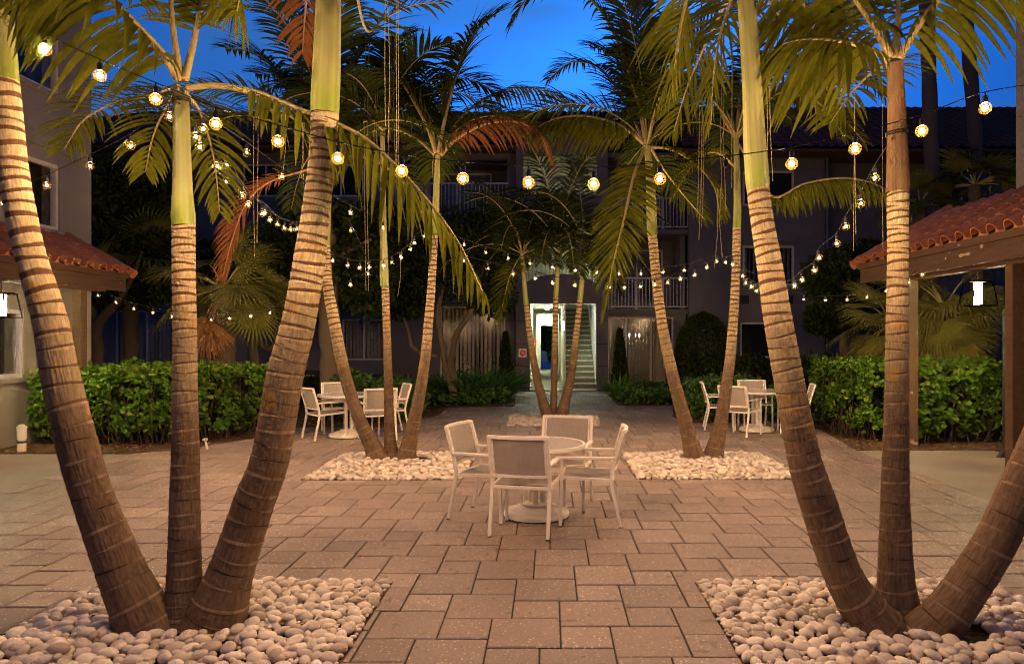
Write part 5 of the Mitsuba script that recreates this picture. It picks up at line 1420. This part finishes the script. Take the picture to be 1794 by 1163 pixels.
def fan_leaf(r, size, segs=34, spread=2.5):
    """One fan leaf, its stalk end at the origin, opening along +y, folded along its ribs."""
    V, Fc = [], []
    for i in range(segs):
        a = (i / (segs - 1) - .5) * 2 * spread
        L = size * (1 - .18 * abs(a) / spread) * r.uniform(.88, 1.06)
        d = np.array([math.sin(a), math.cos(a), 0]); s = np.array([math.cos(a), -math.sin(a), 0])
        w = size * .028
        base = len(V)
        for t, k in ((.04, .25), (.45, 1.0), (.75, .7), (1.0, .05)):
            z = -.10 * size * t * t - .22 * size * max(0, t - .6) ** 1.3 * 2 * r.uniform(.5, 1.3) + .18 * size * (abs(a) / spread) * t * .5
            c = d * L * t + [0, 0, z]
            V += [c - s * w * k + [0, 0, w * .5 * k], c, c + s * w * k + [0, 0, w * .5 * k]]
        for j in range(3):
            q = base + 3 * j
            Fc += [[q, q + 1, q + 4], [q, q + 4, q + 3], [q + 1, q + 2, q + 5], [q + 1, q + 5, q + 4]]
    return np.array(V), np.array(Fc)


def fan_palm(label, c, base, n, size, stalk, seed, elev=(-40, 75), trunk=.2, dead=0, segs=34, spread=2.2, tall=False):
    """A fan palm: trunk with the stubs of old stalks, n fan leaves on stalks round the crown centre c."""
    r = np.random.default_rng(seed)
    k = thing('fan_palm', label, 'palm tree')
    c, base = np.array(c, float), np.array(base, float)
    nn = 30
    tp = np.linspace(base, c, nn) + np.column_stack([.03 * np.sin(np.linspace(0, 3, nn)), np.zeros(nn), np.zeros(nn)])
    part(k, 'trunk', tube(tp, trunk * (1 + .06 * np.sin(np.arange(nn) * 2.1)), 14), 'm_branch', smooth=True)
    st = []
    for i in range(0 if tall else 46):
        t = r.uniform(.1, .98); a = r.uniform(0, 6.28); p = base + (c - base) * t
        d = unit([math.cos(a), math.sin(a), r.uniform(.7, 1.4)])
        st.append(tube([p + d * trunk * .4, p + d * trunk * r.uniform(1.2, 1.9)], [.035, .018], 5))
    if st:
        part(k, 'leaf_base', cat(st), 'm_branch')
    for i in range(n + dead):
        is_dead = i >= n
        a = r.uniform(0, 6.28) if not is_dead else r.uniform(3.4, 6.0); e = math.radians(r.uniform(*elev) if not is_dead else r.uniform(-75, -45))
        d = np.array([math.cos(a) * math.cos(e), math.sin(a) * math.cos(e), math.sin(e)])
        L = stalk * r.uniform(.8, 1.15)
        p1 = c + d * L * .6; p2 = p1 + unit(d + [0, 0, -.25]) * L * .4
        d2 = unit(d + [0, 0, -.45])
        V, Fc = fan_leaf(r, size * r.uniform(.85, 1.1), segs, spread if not is_dead else .9)
        Rm = frames(d2[None], np.array([[0, 0, 1.0]]) + r.normal(0, .3, (1, 3)), [1.0])[0]
        q = part(k, 'fan_leaf', trimesh.Trimesh(V @ Rm.T + p2, Fc, process=False), 'm_fan_dead' if is_dead else 'm_fan', smooth=False)
        put(q + '__stalk', tube(curve([c, p1, p2], 10), np.linspace(.018, .009, 10), 5), 'm_stalk_dead' if is_dead else 'm_stalk')
    return k


fan_palm('bushy fan palm with a stubby booted trunk behind the left hedge', gz(392, 505, 14.0), g0(386, 14.0), 26, .78, .75, 91, elev=(-35, 80), trunk=.22, dead=7)
fan_palm('fan palm with large grey-green fans beside the corner of the left stucco building', gz(225, 470, 16.5), g0(228, 16.5), 16, 1.0, .95, 92, elev=(0, 80), trunk=.16)
fan_palm('fan palm with drooping narrow leaves behind the right hedge under the lantern', gz(1655, 540, 13.2), g0(1655, 13.2), 26, .85, .60, 93, elev=(-45, 70), trunk=.16, dead=4, spread=1.5)
fan_palm('fan palm with drooping narrow leaves left of the first right porch post', gz(1560, 570, 14.2), g0(1560, 14.2), 18, .80, .55, 94, elev=(-35, 60), trunk=.14, dead=4, spread=1.5)
fan_palm('stiff fan palm rising over the left end of the right tiled roof', gz(1612, 362, 17.5), g0(1616, 17.5), 18, .75, .45, 95, elev=(-10, 85), trunk=.14, spread=1.3)
fan_palm('stiff fan palm rising over the middle of the right tiled roof', gz(1708, 325, 17.0), g0(1712, 17.0), 18, .80, .5, 96, elev=(-5, 85), trunk=.14, spread=1.3)
fan_palm('very tall dark palm trunk standing left of the other before the tiled roof at right', gz(1612, -260, 20.0), g0(1645, 20.0), 14, .9, .9, 97, trunk=.19, tall=True, segs=24)
fan_palm('very tall dark palm trunk at the far right against the blue sky', gz(1660, -330, 21.0), g0(1745, 21.0), 14, .9, .9, 98, trunk=.19, tall=True, segs=24)
fan_palm('tall dark palm behind the roof with its crown over the right foreground fronds', gz(1452, -20, 30.0), g0(1440, 30.0), 16, 1.2, 1.1, 99, trunk=.26, tall=True, segs=24)


# ------------------------------------------------------------------ strings of light bulbs
BULBS = []


def string(label, pts, Ya, Yb, ends=(), rad=.032, drop=.085, power=1.0, weight=1.0, over=None, dark=(), Yfn=None):
    """A cable with globe bulbs under it. pts: pixels of the bulbs, their depth running from Ya to Yb; ends: world points where the cable goes on before and after."""
    k = thing('string_light', label, 'string lights')
    n = len(pts)
    L = np.concatenate([[0], np.cumsum([math.hypot(pts[i + 1][0] - pts[i][0], pts[i + 1][1] - pts[i][1]) for i in range(n - 1)])])
    inv = 1 / Ya + (1 / Yb - 1 / Ya) * L / max(L[-1], 1e-9)
    C = [P(p[0], p[1], 1 / w) for p, w in zip(pts, inv)] if Yfn is None else [P(p[0], p[1], Yfn(p[0])) for p in pts]
    sock, cab = [], []
    pre, post = (ends + ((), ()))[:2] if isinstance(ends, tuple) else ((), ())
    extra = []
    for c in pre + tuple() if isinstance(pre, tuple) else pre:
        extra.append(np.array(c, float))
    allc = [np.array(c, float) for c in pre] + C + [np.array(c, float) for c in post]
    run = []
    for i, c in enumerate(allc):
        run.append(c + [0, 0, drop if len(pre) <= i < len(pre) + n else 0])
    part(k, 'cable', tube(curve(run, max(8, len(run) * 6)), .0045 if min(Ya, Yb) > 6 else .0028, 5), 'm_black', smooth=True)
    power = power if weight > 2 else .50 * power
    for i, c in enumerate(C):
        key = num(k + '__bulb')
        sph = {'type': 'sphere', 'center': c.tolist(), 'radius': rad}
        if i in dark:
            scene[key] = {**sph, 'bsdf': {'type': 'ref', 'id': 'm_glass_bulb'}}
        else:
            scene[key] = {**sph, 'bsdf': {'type': 'ref', 'id': 'm_glass_bulb' if weight > 2 else 'm_glass_bulb_small'}}
            scene[key + '__filament'] = {**sph, 'radius': rad * (.48 if weight > 2 else .33), 'bsdf': {'type': 'ref', 'id': 'm_sign_white'}, 'emitter': {'type': 'area', 'radiance': rgb(*(WARM * power * (1 if weight > 2 else 2.1) * rng.uniform(.75, 1.25))), 'sampling_weight': weight}}
            BULBS.append(c)
        m = cat([lathe([(.0, rad * .88), (.013, rad * .90), (.0135, rad + .030), (.009, rad + .034), (.0, rad + .035)], 10, c), lathe([(.004, rad + .03), (.004, drop)], 6, c)])
        put(num(k + '__socket'), m, 'm_black')
    return k


# clear globe: nearly all light goes straight through, a little is caught by the glass, which is why the globe glows round its filament
mat('m_glass_bulb', {'type': 'blendbsdf', 'weight': .90, 'a': {'type': 'principledthin', 'base_color': rgb(.050, .0185, .0038), 'roughness': .3, 'diff_trans': 1.2, 'eta': 1.5}, 'b': {'type': 'null'}})
mat('m_glass_bulb_small', {'type': 'blendbsdf', 'weight': .90, 'a': {'type': 'principledthin', 'base_color': rgb(.075, .021, .003), 'roughness': .3, 'diff_trans': 1.2, 'eta': 1.5}, 'b': {'type': 'null'}})
tie = lambda x, y, Y: P(x, y, Y)
s1 = [(16, 36), (79, 87), (175, 133), (273, 174), (378, 217), (487, 248), (592, 278), (704, 300), (811, 313), (926, 320), (1040, 323), (1156, 314), (1271, 303), (1387, 287), (1498, 261), (1615, 230), (1726, 190)]
string('main string of large round bulbs sagging across the whole foreground from trunk to trunk', s1, 3.75, 3.75, (((-3.1, 3.3, 3.35),), ((2.6, 3.6, 2.93),)), weight=3.5, dark=(0, 12), Yfn=lambda x: 3.66 + .10 * ((x - 900) / 800) ** 2)
# the same strings go on out of the frame, along both sides and across behind the camera
def wpx(pts, n): return [tuple(q) for q in curve(pts, n)]
for lab, pts, n in (('string of bulbs going on along the left side towards the camera', [(-3.1, 3.3, 3.28), (-3.9, 2.0, 3.05), (-4.8, .4, 3.05), (-5.6, -1.2, 3.4)], 13), ('string of bulbs going on along the right side towards the camera', [(2.75, 3.4, 2.9), (3.5, 2.1, 2.85), (4.3, .5, 2.9), (5.0, -1.2, 3.3)], 13),
                    ('string of bulbs hung across the court behind the camera', [(-5.3, -1.4, 3.3), (-2.6, -1.3, 2.85), (0, -1.2, 2.75), (2.5, -1.3, 2.85), (4.8, -1.4, 3.25)], 26)):
    k = thing('string_light', lab, 'string lights')
    C = curve(pts, n)
    part(k, 'cable', tube(C + [0, 0, .085], .0038, 5), 'm_black', smooth=True)
    for c in C:
        key = num(k + '__bulb')
        scene[key] = {'type': 'sphere', 'center': c.tolist(), 'radius': .032, 'bsdf': {'type': 'ref', 'id': 'm_glass_bulb'}}
        scene[key + '__filament'] = {'type': 'sphere', 'center': c.tolist(), 'radius': .0155, 'bsdf': {'type': 'ref', 'id': 'm_sign_white'}, 'emitter': {'type': 'area', 'radiance': rgb(*(WARM * .06)), 'sampling_weight': .4}}
        put(num(k + '__socket'), lathe([(.0, .029), (.013, .030), (.0135, .062), (.004, .065), (.004, .085)], 10, c), 'm_black')
string('string of bulbs falling from the middle left foreground trunk to the left building', [(5, 357), (82, 325), (158, 291), (229, 256), (297, 205)], 6.6, 4.4, (((-6.0, 7.4, 2.9),), (tuple(P(316, 182, 4.05)),)), power=.6)
string('upper of two strings running back from the middle left trunk to the slim palms', [(356, 226), (397, 290), (423, 336), (459, 375), (473, 385), (498, 400), (519, 402), (548, 408)], 4.6, 8.8, ((tuple(P(330, 190, 4.2)),), (tuple(P(572, 400, 9.3)),)))
string('lower of two bulb strings running back from the middle left trunk to the slim palms', [(343, 240), (350, 258), (380, 291), (397, 318), (424, 343), (435, 358), (464, 373), (486, 393), (509, 402), (538, 420)], 4.5, 8.6, ((tuple(P(328, 200, 4.2)),), (tuple(P(573, 425, 9.25)),)))
string('straight string running down to the top of the upright slim palm left of the table', [(432, 268), (494, 310), (560, 345), (614, 373), (671, 399)], 5.6, 9.2, ((tuple(P(335, 185, 4.2)),), (tuple(P(676, 400, 9.35)),)))
string('short sagging string of bulbs between the three slim palms left of the table', [(583, 457), (609, 465), (630, 469), (647, 468), (672, 466), (687, 460), (703, 451), (719, 437), (726, 425), (744, 414)], 9.15, 9.2, ((tuple(P(572, 440, 9.3)),), (tuple(P(760, 398, 9.3)),)))
string('single bulbs hanging low on a loose wire left of the upright slim palm', [(615, 404), (645, 480), (614, 499)], 9.0, 9.4, ((tuple(P(600, 380, 9.1)),), ()))
string('upper of the two strings crossing the court before the stairwell', [(813, 429), (851, 442), (890, 453), (929, 462), (968, 469), (1008, 474), (1046, 478), (1084, 480), (1123, 480), (1162, 477), (1199, 474), (1256, 458), (1271, 460)], 10.6, 10.0, ((tuple(P(766, 402, 9.5)),), (tuple(P(1287, 445, 9.6)),)))
string('lower of the two strings crossing the court before the stairwell', [(813, 457), (855, 470), (899, 481), (938, 488), (968, 496), (1007, 500), (1068, 504), (1094, 504), (1122, 502), (1147, 499), (1170, 495), (1192, 489), (1217, 482), (1238, 469)], 9.0, 9.1, ((tuple(P(764, 408, 9.3)),), (tuple(P(1284, 448, 9.4)),)))
string('string of bulbs sagging between the pale leaning palm and the upright right foreground trunk', [(1283, 463), (1301, 484), (1307, 495), (1316, 503), (1326, 509), (1350, 512), (1376, 509), (1392, 501), (1405, 490), (1427, 474), (1435, 452), (1466, 427), (1482, 397), (1508, 357), (1533, 312)], 9.3, 4.6, ((tuple(P(1293, 446, 9.4)),), (tuple(P(1565, 240, 4.2)),)))
string('low string of bulbs running to the beam of the right porch above the hedge', [(1408, 524), (1446, 526), (1484, 525), (1519, 521), (1553, 510), (1592, 495), (1616, 481), (1727, 476)], 11.6, 9.0, ((tuple(P(1300, 470, 9.6)),), (tuple(P(1745, 470, 8.8)),)), dark=(7,), drop=.07)
string('low string of bulbs running from the left porch over the left hedge', [(172, 518), (203, 530), (235, 541), (268, 548), (301, 555), (335, 560), (370, 560), (402, 558), (439, 554), (473, 548), (510, 536)], 11.9, 10.0, ((tuple(P(150, 508, 11.8)),), (tuple(P(572, 510, 9.4)),)))
for i, (x, y, Y, r_) in enumerate(((1571, 236, 4.26, .058), (1289, 442, 9.66, .062), (318, 180, 4.15, .05))):
    t = thing('wire_tie', ['dark wire loop tied round the dry crownshaft of the upright right trunk', 'dark wire loop tied round the pale leaning palm right of the court', 'dark wire loop tied round the crownshaft of the middle left trunk'][i], 'wire')
    c = P(x, y, Y)
    a = np.linspace(0, 2 * np.pi, 25)
    put(t, cat([tube(np.column_stack([c[0] + r_ * np.cos(a), c[1] + r_ * np.sin(a), c[2] + q + .004 * np.cos(a)]), .005, 5) for q in (0, .014)]), 'm_black')
# litter on the stones
for i, (lab, x, y) in enumerate((('curled brown leaf lying at the left edge of the right foreground stones', 1.06, 4.1), ('curled brown leaf lying on the left foreground stones right of the trunks', -1.45, 4.05))):
    t = thing('dead_leaf', lab, 'leaf')
    r_ = np.random.default_rng(900 + i)
    put(t, trimesh.Trimesh(QV @ frames(r_.normal(size=(1, 3)) * [1, 1, .2], np.array([[0, 0, 1.0]]) + r_.normal(0, .3, (1, 3)), [.085])[0].T + [x, y, .055], QF, process=False), 'm_fan_dead')
